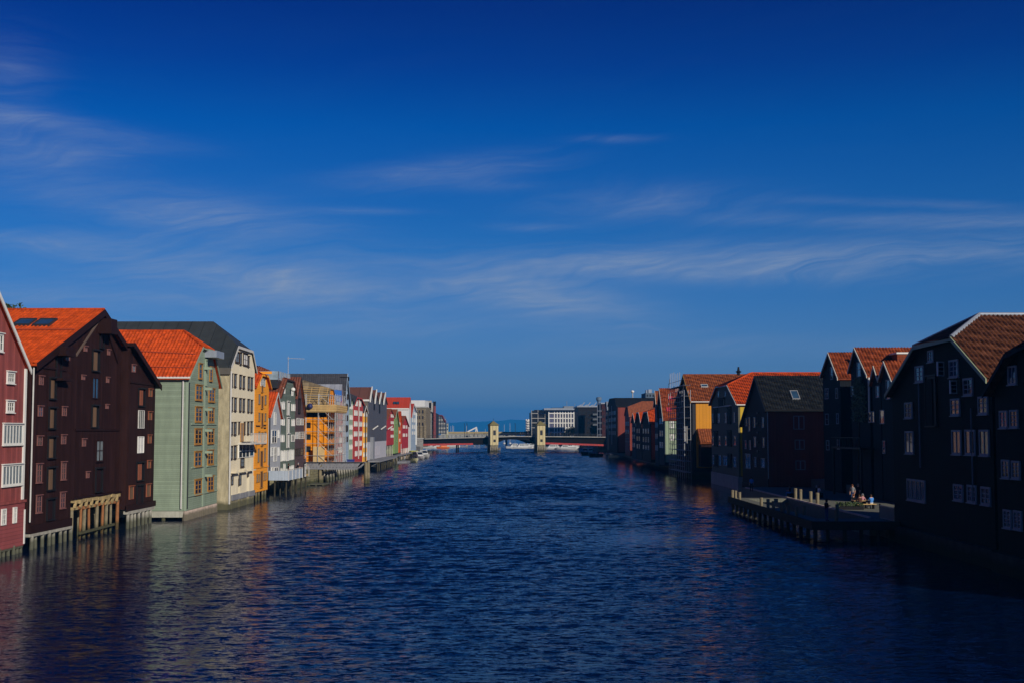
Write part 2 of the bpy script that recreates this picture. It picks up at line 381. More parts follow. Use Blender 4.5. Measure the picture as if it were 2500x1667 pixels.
class Bld:
    def __init__(s, name, label, cat, side, near, far, group=None):
        A = Vector((near[1], col_y(*near), 0)); B = Vector((far[1], col_y(*far), 0))
        O, E = (A, B) if side == 'L' else (B, A)
        s.side = side; s.O = O; s.w = (E-O).length; s.ex = (E-O).normalized(); s.ey = Vector((-s.ex.y, s.ex.x, 0))
        s.root = empty(name, label, cat, O, math.atan2(s.ex.y, s.ex.x), group)
        s.un = 0.0 if side == 'L' else s.w
        s.ue = 0 if side == 'L' else -1      # end of the roof profile next to the camera
    def uz(s, px, py, d=0.0):
        P = at_plane(px, py, s.O+s.ey*d, s.ey)-s.O; return P.dot(s.ex), P.z
    def dz(s, px, py, u=None):
        u = s.un if u is None else u
        P = at_plane(px, py, s.O+s.ex*u, s.ex)-s.O; return P.dot(s.ey), P.z
    def part(s, name, mb, m, parent=None, smooth=False):
        return mb.obj(name, m, parent or s.root, smooth)
    def house(s, tops, z0, D, wm, rm, hip=False, dh=3.0, of=.35, oe=.35, th=.16, barge=None, tile=False, pitch=.3,
              ridge=None, low=None, wallname='wall', bh=.22):
        T = sorted([s.uz(p[0], p[1], -of) for p in tops]); k0, k1 = T[0][0], T[-1][0]-T[0][0]; T = [((u-k0)/k1*s.w, z) for u, z in T]
        s.T = T; s.D = D
        bot = low or [(0, z0), (s.w, z0)]
        b = MB().prism(bot+T[::-1], 0, D)
        if hip:
            (a0, b0), (a1, b1), (a2, b2), (a3, b3) = T
            m1 = (b1-b0)/(a1-a0); m2 = (b2-b3)/(a3-a2)
            zh = (b1+b2)/2
            ur = (b3-b0+m1*a0+m2*a3)/(m1+m2); zr = b0+m1*(ur-a0)
            b.prism([(a0+.02, b0-.3), (a3-.02, b3-.3), (a3-.02, b3-.02), (ur, zr-.03), (a0+.02, b0-.02)], dh+.25, D-.02)
        s.wall = s.part(wallname, b, wm)
        up = .10
        polys = []
        if hip:
            e0 = (a0-oe, b0-m1*oe+up); e3 = (a3+oe, b3-m2*oe+up)
            h1 = (a1, b1+up); h2 = (a2, b2+up); rz = zr+up
            polys.append([(e0[0], -of, e0[1]), (h1[0], -of, h1[1]), (ur, dh, rz), (ur, D+.3, rz), (e0[0], D+.3, e0[1])])
            polys.append([(h1[0], -of, h1[1]), (h2[0], -of, h2[1]), (ur, dh, rz)])
            polys.append([(h2[0], -of, h2[1]), (e3[0], -of, e3[1]), (e3[0], D+.3, e3[1]), (ur, D+.3, rz), (ur, dh, rz)])
            s.ridge = (ur, zr, dh)
            front = [(e0, h1), (h1, h2), (h2, e3)]
            caps = [((ur, dh, rz), (ur, D+.3, rz)), ((h1[0], -of, h1[1]), (ur, dh, rz)), ((h2[0], -of, h2[1]), (ur, dh, rz))]
        else:
            S = list(T)
            m0 = (S[1][1]-S[0][1])/(S[1][0]-S[0][0]); m9 = (S[-2][1]-S[-1][1])/(S[-1][0]-S[-2][0])
            S[0] = (S[0][0]-oe, S[0][1]-m0*oe); S[-1] = (S[-1][0]+oe, S[-1][1]-m9*oe)
            S = [(u, z+up) for u, z in S]
            front = list(zip(S[:-1], S[1:])); caps = []
            for (p, q) in front:
                polys.append([(p[0], -of, p[1]), (q[0], -of, q[1]), (q[0], D+.3, q[1]), (p[0], D+.3, p[1])])
            k = max(range(len(S)), key=lambda i: S[i][1]); s.ridge = (S[k][0], S[k][1]-up, 0)
            caps = [((S[k][0], -of, S[k][1]), (S[k][0], D+.3, S[k][1]))]
        s.roofpolys = polys
        s.roof = s.part('roof', MB().slab(polys, th), rm)
        if tile:
            for pl in polys:
                o = place('roof_tiles', tile_mesh(pl, rm, pitch), s.roof); stuff(o)
        if ridge:
            for (p, q) in caps:
                o = MB().tube((p[0], p[1], p[2]+.02), (q[0], q[1], q[2]+.02), .16, 8).obj('ridge_cap', ridge, s.roof)
        if barge:
            for (p, q) in front:
                s.part('bargeboard', MB().prism([(p[0], p[1]-bh), (q[0], q[1]-bh), (q[0], q[1]+.05), (p[0], p[1]+.05)], -of-.08, -of-.004), barge)
        return s
    def win(s, u0, u1, z0, z1, cols=2, rows=2, fm=None, pm=None, fr=.08, mu=.05, face='f', d=0.0, head=False, sill=False, name='window'):
        w = max(.25, round((u1-u0)*20)/20); h = max(.25, round((z1-z0)*20)/20)
        fme, pme = window_mesh(w, h, cols, rows, fr, mu, fm or WHITE, pm or RW_.choice((GL, GL, GLB, CURTD)), head, sill)
        if face == 'f': loc = ((u0+u1)/2, d-.002, z0); rz = 0
        elif s.side == 'L': loc = (s.un-.002, (u0+u1)/2, z0); rz = -math.pi/2
        else: loc = (s.un+.002, (u0+u1)/2, z0); rz = math.pi/2
        o = place(name, fme, s.root, loc, rz); place('pane', pme, o); return o
    def rect(s, x0, y0, x1, y1, d=0.0, face='f'):
        xm, ym = (x0+x1)/2, (y0+y1)/2
        fn = (lambda a, b: s.uz(a, b, d)) if face == 'f' else (lambda a, b: s.dz(a, b))
        ua, ub = fn(x0, ym)[0], fn(x1, ym)[0]; za, zb = fn(xm, y1)[1], fn(xm, y0)[1]
        return min(ua, ub), max(ua, ub), za, zb
    def wins(s, org, sc, rects, d=0.0, face='f', **kw):
        for r in rects:
            x0, x1, y0, y1 = r[:4]
            k = dict(kw)
            if len(r) > 4: k.update(r[4])
            s.win(*s.rect(org[0]+x0/sc, org[1]+y0/sc, org[0]+x1/sc, org[1]+y1/sc, d, face), d=d, face=face, **k)
    def grid(s, bays, ref, levels, **kw):
        for (a, b) in bays:
            ua, ub = sorted((s.uz(a, 1052)[0], s.uz(b, 1052)[0]))
            for (ya, yb) in levels:
                s.win(ua, ub, s.uz(ref, yb)[1], s.uz(ref, ya)[1], **kw)
    def hatch(s, u0, u1, z0, z1, leaf, frame=None, d=0.0, head=.28, leafx=(0, .66)):
        """loading hatch: dark opening, hood board and a plank leaf filling part of it"""
        b = MB(); b.box(u0-.1, u1+.1, d-head, d+.02, z1+.004, z1+.12); b.box(u0-.08, u0, d-.12, d+.02, z0, z1)
        b.box(u1, u1+.08, d-.12, d+.02, z0, z1); b.box(u0-.1, u1+.1, d-.2, d+.02, z0-.09, z0-.004)
        h = s.part('hatch', b, frame or BLACKW)
        MB().box(u0, u1, d-.02, d+.015, z0, z1).obj('opening', BLACKW, h)
        w = u1-u0
        MB().box(u0+w*leafx[0], u0+w*leafx[1], d-.09, d-.024, z0+.02, z1-.05*(z1-z0)).obj('door_leaf', leaf, h)
        return h
    def hatches(s, org, sc, rects, leaf, d=0.0, **kw):
        for (x0, x1, y0, y1) in rects: s.hatch(*s.rect(org[0]+x0/sc, org[1]+y0/sc, org[0]+x1/sc, org[1]+y1/sc, d), leaf, d=d, **kw)
    def beam(s, u, z, l=1.6, m=None, w=.3):
        return s.part('hoist_beam', MB().box(u-w/2, u+w/2, -l, .2, z, z+w*1.2), m or BLACKW)
    def pipe(s, u, d, za, zb, m=None, r=.07):
        return s.part('downspout', MB().tube((u, d, za), (u, d, zb), r), m or WHITE)
    def gutter(s, m=None):
        (u, z) = s.T[0] if s.side == 'L' else s.T[-1]
        uu = u-.42 if s.side == 'L' else u+.42
        return s.part('gutter', MB().tube((uu, -.3, z-.16), (uu, s.D, z-.16), .10), m or ZINC)
    def piles(s, us, d, zt, m, r=.19, zb=-1.6, jit=.05, lean=.03):
        for u in us:
            k = round(random.uniform(-.15, .15), 1)
            key = ('pile', round(zt-zb, 1), m.name, r, int(abs(u*7)) % 3)
            if key not in CACHE:
                bb = MB(); hh = round(zt-zb, 1)
                bb.lathe([(r*1.05, 0), (r*.98, hh*.45), (r*1.03, hh*.7), (r*.93, hh)], 9); CACHE[key] = bb.mesh('pile', m)
            place('pile', CACHE[key], s.root, (u+random.uniform(-jit, jit), d+random.uniform(-jit, jit), zt-round(zt-zb, 1)),
                  rot=(random.uniform(-lean, lean), random.uniform(-lean, lean), random.uniform(0, 6)))
    def skylight(s, px0, py0, px1, py1, which, fm=None, pm=None):
        """rooflight lying in one roof slope (index of roof polygon), given by two image corners"""
        pl = s.roofpolys[which]; rot = Matrix.Rotation(s.root.rotation_euler.z, 3, 'Z')
        P = [s.O+rot @ Vector(p) for p in pl]
        n = (P[1]-P[0]).cross(P[-1]-P[0]).normalized()
        if n.z < 0: n = -n
        c = at_plane((px0+px1)/2, (py0+py1)/2, P[0], n)
        a = at_plane((px0+px1)/2, py0, P[0], n); bpt = at_plane((px0+px1)/2, py1, P[0], n)
        l = at_plane(px0, (py0+py1)/2, P[0], n); r = at_plane(px1, (py0+py1)/2, P[0], n)
        wd = (r-l).length
        nl = rot.transposed() @ n; cl = rot.transposed() @ (c-s.O)
        ax = Vector((0, 1, 0)); sy = nl.cross(ax).normalized()
        hh = abs((a-bpt).dot(rot @ sy))
        M = Matrix((ax, sy, nl)).transposed().to_4x4(); M.translation = cl+nl*.02
        b = MB(); w2, h2, f = wd/2, hh/2, .09
        b.box(-w2, w2, -h2, -h2+f, 0, .2); b.box(-w2, w2, h2-f, h2, 0, .2); b.box(-w2, -w2+f, -h2+f, h2-f, 0, .2); b.box(w2-f, w2, -h2+f, h2-f, 0, .2)
        o = b.obj('skylight', fm or DARKM, s.root); o.matrix_local = M
        MB().box(-w2+f*.5, w2-f*.5, -h2+f*.5, h2-f*.5, .02, .14).obj('pane', pm or GLB, o)
        return o

# ------------------------------------------------------------------ the setting: water, banks, hills
SLICKS = [(10.5, 101, 6.0, 12, .85), (7, 152, 9, 7, .65), (17, 190, 7, 40, .6), (-9, 118, 9, 6, .35), (12, 260, 12, 16, .4), (-6, 205, 10, 9, .3)]     # calmer patches drifting on the river
def water_material():
    m = bpy.data.materials.new('river water'); m.use_nodes = True; t = m.node_tree; N = NT(t); bs = t.nodes['Principled BSDF']
    g = N.n('ShaderNodeNewGeometry'); pos = g.outputs['Position']; x, y, z = N.sep(pos)
    bs.inputs['Base Color'].default_value = (.0005, .006, .030, 1); bs.inputs['Roughness'].default_value = .13; bs.inputs['Specular IOR Level'].default_value = .40; bs.inputs['IOR'].default_value = 1.333
    # wind ripples: strong in mid-stream, calmer in the lee of both banks, broken by drifting slicks
    slick = N.noise(N.vmul(pos, (.05, .017, 0)), 1.0, 4, .6, .8)
    lee = N.m('MULTIPLY', N.m('SUBTRACT', 31.0, N.m('ABSOLUTE', N.m('ADD', x, .5))), 1/17.0, clamp=True)
    lee = N.m('MULTIPLY', lee, N.m('MINIMUM', N.m('MAXIMUM', N.m('DIVIDE', N.m('SUBTRACT', y, 10.0), 45.0), .85), 1.2))
    wind = N.m('MULTIPLY', lee, N.m('ADD', .34, N.m('MULTIPLY', N.m('SUBTRACT', slick, .36, clamp=True), 6.0)))
    for (sx, sy, rx, ry, k) in SLICKS:
        q = N.m('ADD', N.m('POWER', N.m('DIVIDE', N.m('SUBTRACT', x, sx), rx), 2.0), N.m('POWER', N.m('DIVIDE', N.m('SUBTRACT', y, sy), ry), 2.0))
        q = N.m('ADD', q, N.m('MULTIPLY', N.m('SUBTRACT', slick, .5), 2.5))
        wind = N.m('MULTIPLY', wind, N.m('SUBTRACT', 1.0, N.m('MULTIPLY', N.m('EXPONENT', N.m('MULTIPLY', q, -1.0)), k), clamp=True))
    wind = N.m('MINIMUM', N.m('ADD', wind, .07), 1.0)
    def rip(sc, det):
        nd = N.n('ShaderNodeTexNoise'); nd.inputs['Scale'].default_value = 1.0; nd.inputs['Detail'].default_value = det; nd.inputs['Roughness'].default_value = .6
        N.put(nd.inputs['Vector'], N.vmul(pos, sc)); va = N.n('ShaderNodeVectorMath', operation='SUBTRACT'); N.put(va.inputs[0], nd.outputs['Color']); va.inputs[1].default_value = (.5, .5, .5)
        return va.outputs[0]
    r1 = N.vmul(rip((1.5, 3.6, 1), 2), (.30, 1.6, 0)); r2 = N.vmul(rip((4.5, 12, 1), 2), (.30, 1.9, 0))
    ad = N.n('ShaderNodeVectorMath', operation='ADD'); N.put(ad.inputs[0], r1); N.put(ad.inputs[1], r2)
    sc = N.n('ShaderNodeVectorMath', operation='SCALE'); N.put(sc.inputs[0], ad.outputs[0]); N.put(sc.inputs['Scale'], wind)
    a2 = N.n('ShaderNodeVectorMath', operation='ADD'); N.put(a2.inputs[0], sc.outputs[0]); N.put(a2.inputs[1], g.outputs['Normal'])
    nn = N.n('ShaderNodeVectorMath', operation='NORMALIZE'); N.put(nn.inputs[0], a2.outputs[0]); t.links.new(nn.outputs[0], bs.inputs['Normal'])
    return m
WATER = water_material()
struct(MB().add([(-9000, -200, -.35), (9000, -200, -.35), (9000, 16800, -.35), (-9000, 16800, -.35)], [(0, 1, 2, 3)]).obj('water', WATER))
def river():
    """the river in reach of the eye as a sheet with real waves"""
    rng = np.random.RandomState(3); K = 56
    lam = np.exp(rng.uniform(np.log(.45), np.log(1.7), K)); th = rng.normal(0, .42, K)+R(94); ph = rng.uniform(0, 6.28, K)
    kx, ky = 2*np.pi/lam*np.cos(th), 2*np.pi/lam*np.sin(th); am = .0050*lam
    lam2 = np.exp(rng.uniform(np.log(1.9), np.log(5.5), 26)); th2 = rng.normal(0, .40, 26)+R(92); ph2 = rng.uniform(0, 6.28, 26)
    kx2, ky2 = 2*np.pi/lam2*np.cos(th2), 2*np.pi/lam2*np.sin(th2); am2 = .0085*lam2
    def height(X, Y):
        lee = np.clip((31-np.abs(X+.5))/17.0, .10, 1.0)*np.clip((Y-15)/75.0, .4, 1.0)
        sl = .5+.5*np.sin(X*.13+1.3*np.sin(Y*.021)+.6)*np.sin(Y*.037+1.1*np.sin(X*.09))
        A = lee*(.55+.55*sl); H = np.zeros_like(X)
        for (sx, sy, rx, ry, k) in SLICKS: A = A*(1-k*.9*np.exp(-((X-sx)/rx)**2-((Y-sy)/ry)**2))
        for i in range(K): H += am[i]*np.sin(kx[i]*X+ky[i]*Y+ph[i])
        H2 = np.zeros_like(X)
        for i in range(26): H2 += am2[i]*np.sin(kx2[i]*X+ky2[i]*Y+ph2[i])
        return H*A+H2*A*np.clip((Y-30)/150.0, .12, 1)
    ys = [-60.0, 0.0, 25.0]; y = 36.0
    while y < 640: ys.append(y); y += .13 if y < 105 else .28 if y < 200 else .8
    ys += [700.0, 760.0]; ys = np.array(ys)
    xs = np.concatenate([[-60, -44], np.arange(-38, 38.01, .27), [44, 60]])
    X, Y = np.meshgrid(xs, ys); Z = height(X, Y)
    ny, nx = X.shape; co = np.stack([X, Y, Z], 2).reshape(-1, 3)
    idx = np.arange(nx*ny).reshape(ny, nx)
    q = np.stack([idx[:-1, :-1], idx[:-1, 1:], idx[1:, 1:], idx[1:, :-1]], 2).reshape(-1, 4)
    me = bpy.data.meshes.new('river'); me.vertices.add(len(co)); me.vertices.foreach_set('co', co.ravel())
    me.loops.add(q.size); me.loops.foreach_set('vertex_index', q.ravel().astype(np.int32)); me.polygons.add(len(q))
    me.polygons.foreach_set('loop_start', np.arange(0, q.size, 4, dtype=np.int32)); me.update(calc_edges=True); me.validate(); me.shade_smooth(); me.materials.append(WATER)
    struct(place('river', me))
river()

PAVE = mat('worn asphalt and gravel', (.13, .125, .115), .9, 'plaster', stain=.35, bump=.2)
struct(MB().vprism([(-38.5, -150), (-38.5, 205), (-34.5, 207), (-34.3, 262), (-35.5, 330), (-37, 530), (-52, 700), (-110, 900), (-600, 900), (-600, -150)], -3, 2.4).obj('riverbank', PAVE))
struct(MB().vprism([(38.5, -150), (38.5, 180), (36.5, 260), (37.5, 400), (40.5, 540), (33, 610), (20, 660), (15, 720), (15, 900), (600, 900), (600, -150)], -3, 2.4).obj('riverbank', PAVE))

def hills():
    FOREST = mat('distant forested hill', (.035, .055, .03), 1.0, stain=.4, sscale=.002)
    v = []; f = []; xs = np.linspace(-6800, 6900, 110); ys = [13000, 13500, 14200, 15000, 16500]
    for j, Y in enumerate(ys):
        for X in xs:
            px = X/14200*3100
            top = 74+10*math.exp(-((px+5)/50)**2)+4*math.sin(px/27.0)+2.5*math.sin(px/9.0+1)+10*math.exp(-((px-300)/150)**2)-10*math.exp(-((px+150)/60)**2)
            k = [0, .45, 1.0, .9, 0][j]*1.45
            v.append((X, Y, -2+max(10, top)*k*1.15+random.uniform(-1.5, 1.5)*k))
    n = len(xs)
    for j in range(len(ys)-1):
        for i in range(n-1): f.append((j*n+i, j*n+i+1, (j+1)*n+i+1, (j+1)*n+i))
    struct(MB().add(v, f).obj('hills', FOREST, smooth=True))
hills()

# ================================================================== LEFT BANK
GW = 'wharf houses along the left bank'
TO = mat('bright orange pantiles', (.44, .056, .008), .65, 'tile', pitch=.34, var=.42, stain=.45, sscale=1.0, bump=0, spec=.10)
# --- 1 red gabled wharf house
L1R = mat('red vertical boarding', lin('#7e3f3a', 1.22), .75, 'vboard', pitch=.30, var=.4, stain=.4)
L1H = mat('red clapboard', lin('#854342', 1.15), .75, 'hboard', pitch=.26, var=.14, stain=.25)
b = Bld('wharf_house', 'dull red wharf house with white bargeboard and white corner board', 'house', 'L', (-300, -34.6), (59, -34.6))
pk = b.uz(-120, 560)
b.house([(-300, 640), (-95, 520), (70, 896)], 3.55, 18, L1R, TO, barge=WHITE, of=.25, bh=.3)
zs = b.uz(62, 1205)[1]
b.part('wall', MB().prism([(0, .5), (b.w+.12, .5), (b.w+.12, 3.55), (0, 3.55)], -.14, 17.9), L1H)
b.part('cornice', MB().box(0, b.w+.2, -.24, .02, 3.53, 3.70), L1R)
b.part('corner_board', MB().box(b.w-.28, b.w+.04, -.10, .3, 3.72, b.T[-1][1]-.1), WHITE)
b.part('corner_board', MB().box(b.w-.02, b.w+.16, -.20, .1, .6, 3.0), WHITE)
b.wins((0, 730), 4.9, [(75, 165, 862, 1005), (70, 160, 1212, 1352), (-70, 28, 415, 625)], cols=3, rows=2, fr=.14, mu=.05, head=True, sill=True)
b.wins((0, 1033.7), 1, [(5.5, 53.5, 0, 51)], cols=6, rows=1, fr=.12, mu=.07, head=True, sill=True, pm=CURT)
b.wins((0, 1040), 4.9, [(18, 258, 455, 705)], cols=6, rows=1, fr=.12, mu=.07, head=True, sill=True, pm=CURT)
b.wins((0, 1040), 4.9, [(10, 62, 985, 1180), (148, 190, 965, 1155)], d=-.14, cols=2, rows=3, fr=.10, mu=.05)
b.wins((0, 1040), 4.9, [(-260, -200, 1010, 1210), (-150, -98, 1005, 1200)], d=-.14, cols=2, rows=3, fr=.10, mu=.05)
b.piles([b.w-i*.78 for i in range(20)], -.05, .62, PILEG, .13)
b.piles([b.w-.3-i*1.7 for i in range(9)], 2.3, .62, PILE, .12)
b.part('sill_beam', MB().box(0, b.w, -.12, .3, .36, .6), PILEG)

# --- 2 dark brown double warehouse
BRN = mat('dark brown tarred boarding', (.026, .0105, .0095), .7, 'vboard', pitch=.24, var=.55, stain=.5, bump=.6)
BRT = mat('dark brown trim', (.020, .0085, .008), .6, stain=.2)
BRW = mat('red brown window bars', (.17, .07, .06), .6, stain=.2)
SHUT = mat('brown plank shutter', (.15, .085, .045), .7, 'vboard', pitch=.14, var=.35)
SHUR = mat('rust red plank shutter', (.25, .075, .035), .7, 'vboard', pitch=.14, var=.35)
b = Bld('warehouse', 'large dark brown timber warehouse with broad gable and bright orange roof', 'warehouse', 'L', (75, -34.7), (358, -34.35))
uA = b.uz(172, 1250)[0]; uB = b.uz(290, 1180)[0]
b.house([(75, 884), (243, 757), (364, 938)], 1.25, 30, BRN, TO, low=[(0, 1.25), (uA, 1.25), (uA, 3.25), (uB, 3.25), (uB, 1.7), (b.w, 1.7)],
        tile=True, pitch=.34, ridge=TO, barge=BRT, of=.45, bh=.5)
ur, zr, _ = b.ridge; w2 = b.w; ze = b.T[-1][1]
zB = zr+(ze-zr)*(uB-ur)/(w2-ur)
PJ = .75
b.part('wall', MB().prism([(uB, 1.66), (w2-.01, 1.66), (w2-.01, ze-.06), (uB, zB-.06)], -PJ, 0.0), BRN)
b.part('roof', MB().slab([[(uB-.25, -PJ-.45, zB+.23), (w2+.35, -PJ-.45, ze-.03), (w2+.35, -.44, ze-.03), (uB-.25, -.44, zB+.23)]], .3), BRT)
b.part('bargeboard', MB().prism([(uB-.25, zB-.25), (w2+.35, ze-.5), (w2+.35, ze-.02), (uB-.25, zB+.26)], -PJ-.53, -PJ-.454), BRT)
b.part('plinth_board', MB().box(0, uA, -.16, .0, 1.15, 1.75), BRT)
b.part('plinth_board', MB().box(uB-.2, w2+.2, -PJ-.2, -PJ, 1.55, 2.05), BRT)
b.part('sill_beam', MB().box(-.1, uA, -.2, .25, .93, 1.14), PILEG)
b.part('sill_beam', MB().box(uB, w2, -PJ-.15, -PJ+.3, 1.25, 1.53), PILEG)
for (x, z) in ((.2, 12.0),):
    b.part('floor_band', MB().box(0, uB*.33, -.1, .02, b.uz(120, 900)[1], b.uz(120, 900)[1]+.14), BRT)
b.part('floor_band', MB().box(uA+.5, uB-.3, -.1, .02, 8.55, 8.7), BRT)
b.part('floor_band', MB().box(uB+.1, w2, -PJ-.1, -PJ, b.uz(345, 937, -PJ)[1], b.uz(345, 937, -PJ)[1]+.16), BRT)
o0, s0 = (0, 730), 4.9
b.wins(o0, s0, [(465, 508, 920, 1025), (775, 825, 628, 735), (450, 500, 1280, 1400), (740, 785, 1290, 1395)], fm=BRW, cols=2, rows=2, fr=.06, mu=.06, head=True)
b.hatches(o0, s0, [(590, 660, 950, 1185), (580, 655, 1300, 1540)], SHUT)
o1 = (0, 1040)
b.wins(o1, s0, [(440, 495, 115, 232), (730, 778, 105, 212)], fm=BRW, cols=2, rows=2, fr=.06, mu=.06, head=True)
b.wins(o1, s0, [(430, 490, 450, 670), (728, 778, 425, 635), (428, 486, 825, 1030), (715, 770, 790, 975)], fm=BRW, cols=2, rows=3, fr=.07, mu=.07, head=True, sill=True)
b.hatches(o1, s0, [(568, 650, 130, 375), (560, 645, 495, 755)], SHUT)
b.hatches(o1, s0, [(555, 640, 870, 1110)], BRT)
o2, s2 = (200, 740), 5.6
b.hatches(o2, s2, [(140, 228, 650, 920), (130, 212, 1400, 1690)], SHUT)
b.wins(o2, s2, [(135, 215, 1015, 1300)], cols=2, rows=1, fm=BRT, pm=GLB, fr=.05, mu=.12)
b.wins(o2, s2, [(22, 60, 595, 660), (342, 374, 640, 710), (328, 360, 1015, 1085), (320, 352, 1380, 1440), (-10, 30, 985, 1045)], fm=BRW, cols=2, rows=2, fr=.09, mu=.06, head=True, pm=CURT)
o3, s3 = (200, 1010), 5.225
b.wins(o3, s3, [(175, 262, 330, 600)], cols=2, rows=2, fm=BRT, fr=.07, mu=.10, sill=True, pm=CURT)
b.wins(o3, s3, [(0, 38, 318, 412), (50, 82, 735, 815)], fm=BRW, cols=2, rows=2, fr=.07, mu=.05, head=True)
b.hatches(o3, s3, [(170, 250, 695, 985)], BRT)
b.wins(o2, s2, [(680, 724, 840, 942)], d=-PJ, fm=BRW, cols=1, rows=2, fr=.10, mu=.05, head=True, pm=CURT)
b.hatches(o2, s2, [(770, 848, 1170, 1395)], SHUR, d=-PJ)
RW = dict(fm=SHUR, pm=SHUT, cols=1, rows=1, fr=.05, head=True)
b.wins(o2, s2, [(910, 950, 1175, 1275)], d=-PJ, **RW)
b.wins(o3, s3, [(842, 882, -30, 75), (838, 875, 270, 372), (830, 868, 590, 690), (815, 865, 890, 1052), (595, 650, 915, 1085)], d=-PJ, **RW)
b.wins(o3, s3, [(715, 785, -50, 182)], d=-PJ, fm=OLDW, cols=3, rows=1, fr=.05, mu=.05)
b.wins(o3, s3, [(708, 780, 285, 495)], d=-PJ, fm=WHITE, cols=2, rows=2, fr=.07, mu=.10, pm=BLIND)
b.hatches(o3, s3, [(695, 778, 620, 840)], SHUR, d=-PJ)
b.hatches(o3, s3, [(695, 768, 910, 1140)], BRT, d=-PJ)
u, z = b.uz(247, 790); b.part('hoist_house', MB().box(u-.7, u+.8, -1.1, .1, z-.9, z+.35), BRT)
b.hatch(u-.25, u+.55, z-2.0, z-.95, BRT)
u, z = b.uz(140, 858); b.part('hoist_house', MB().box(u-.9, u+1.2, -1.0, .1, z-.35, z+.35), BRT)
b.hatch(u-.2, u+.7, z-1.9, z-.4, BRT); b.part('hoist_beam', MB().box(u-.6, u+1.6, -.7, .1, z-2.2, z-2.0), BRT)
p, q = b.uz(184, 868), b.uz(242, 780); b.part('roof_scar', MB().bar((p[0], -.05, p[1]), (q[0], -.05, q[1]), .12, .16), mat('bare board', (.11, .075, .06), .8))
p, q = b.uz(258, 800), b.uz(286, 884); b.part('roof_scar', MB().bar((p[0], -.05, p[1]), (q[0], -.05, q[1]), .16, .25), BRT)
b.skylight(40, 783, 82, 797, 0); b.skylight(89, 783, 131, 798, 0)
(u0, z0) = b.T[0]; mm = (zr-z0)/(ur-u0); uu = ur*.56
b.part('snow_guard', MB().tube((uu, -.2, z0+mm*uu+.24), (uu, 29, z0+mm*uu+.24), .06), mat('red snow guard', (.30, .05, .02), .6))
b.pipe(-.12, -.15, 2, b.T[0][1]-.3, OLDW, .06)
b.piles([.3+i*1.18 for i in range(int(uA/1.18)+1)], -.02, 1.0, PILEG, .14)
b.piles([.6+i*1.9 for i in range(int(uA/1.9))], 2.4, 1.0, PILE, .13)
nb = 9
for i in range(nb):
    u = uA+.35+(uB-uA-.9)*i/(nb-1)
    b.piles([u], -.02, 2.35, PILER if i in (1, 3, 5, 8) else PILE, .15 if i % 2 == 0 else .11, jit=.12)
    b.piles([u+.5], 1.2, 2.4, PILE, .11, jit=.2)
b.part('waler', MB().bar((uA+1.2, -.35, .45), (uB-2, -.3, .55), .18), PILE)
for i in range(9):       # splintered timber where the front has broken away
    u = uA+.1+(uB-uA-.2)*i/9; l = (uB-uA)/9
    b.part('broken_beam', MB().bar((u, -.12+random.uniform(-.1, .1), 3.0+random.uniform(-.08, .05)), (u+l*.96, -.1, 2.98+random.uniform(-.1, .05)), .22, .3), OLDT)
    b.part('broken_beam', MB().bar((u+l*.15, -.2, 2.45), (u+l*(.5+random.uniform(-.1, .3)), -.15, 2.95), .2, .2), OLDT)
    b.part('broken_beam', MB().bar((u, -.05, 2.42+random.uniform(-.06, .04)), (u+l*.97, -.02, 2.42), .2, .22), PILER if i % 3 else OLDT)
b.part('ledge_board', MB().box(uA-.1, uB, -.3, .1, 3.17, 3.30), BRT)
b.piles([uB+.2+i*1.12 for i in range(int((w2-uB)/1.12)+1)], -PJ+.05, 1.3, PILEG, .15)
b.piles([uB+.5+i*2 for i in range(int((w2-uB)/2))], 2.2, 1.3, PILE, .13)
L2 = b

# --- 3 sage green house
SAGS = mat('sage green clapboard', lin('#7a8773', 1.2), .7, 'hboard', pitch=.19, var=.2, stain=.22)
GOLD = mat('golden brown window frame', (.34, .16, .03), .6, stain=.25, sscale=2)
SAGT = mat('sage green trim', lin('#7d8a76', 1.2), .65, stain=.12)
b = Bld('wharf_house', 'sage green clapboard wharf house with golden brown window frames and half-hipped orange roof', 'house', 'L', (457, -31.2), (532, -31.4))
b.house([(463, 917), (491, 848), (516, 857), (532, 936)], .9, 24, SAGS, TO, hip=True, dh=2.4, tile=True, pitch=.34, ridge=TO, barge=SAGT, of=.25, oe=.45, bh=.18)
KW = dict(fm=GOLD, cols=2, rows=3, fr=.13, mu=.10, head=True, sill=True)
b.wins((440, 820), 7.125, [(315, 375, 480, 740), (505, 552, 540, 780)], fm=GOLD, cols=1, rows=3, fr=.11, mu=.06, head=True, sill=True)
b.wins((440, 820), 7.125, [(260, 375, 850, 1112), (490, 592, 905, 1142), (255, 370, 1225, 1490), (485, 580, 1250, 1500)], **KW)
b.wins((440, 1030), 6.535, [(225, 335, 100, 350), (435, 530, 105, 337), (220, 330, 465, 705), (430, 522, 445, 675), (225, 330, 905, 1150), (432, 524, 855, 1095)], **KW)
for (xa, xb, yy) in ((466, 497, 1034), (504, 528, 1034), (466, 496, 1141), (504, 529, 1137)):
    u0, z0 = b.uz(xa, yy); u1, _ = b.uz(xb, yy); b.part('string_course', MB().box(u0, u1, -.13, .02, z0-.06, z0+.06), SAGT)
b.part('string_course', MB().box(.3, b.w-.2, -.13, .02, 2.2, 2.32), SAGT)
b.part('base_beam', MB().box(-.03, .28, .2, 14, .3, .88), mat('pale base beam', (.36, .35, .28), .8, 'wood'))
uc = b.uz(499, 1000)[0]
b.part('corner_board', MB().box(-.03, .22, -.05, .2, .92, b.T[0][1]-.2), SAGT)
b.part('centre_board', MB().box(uc-.35, uc+.35, -.07, .01, .92, 14.6), SAGT)
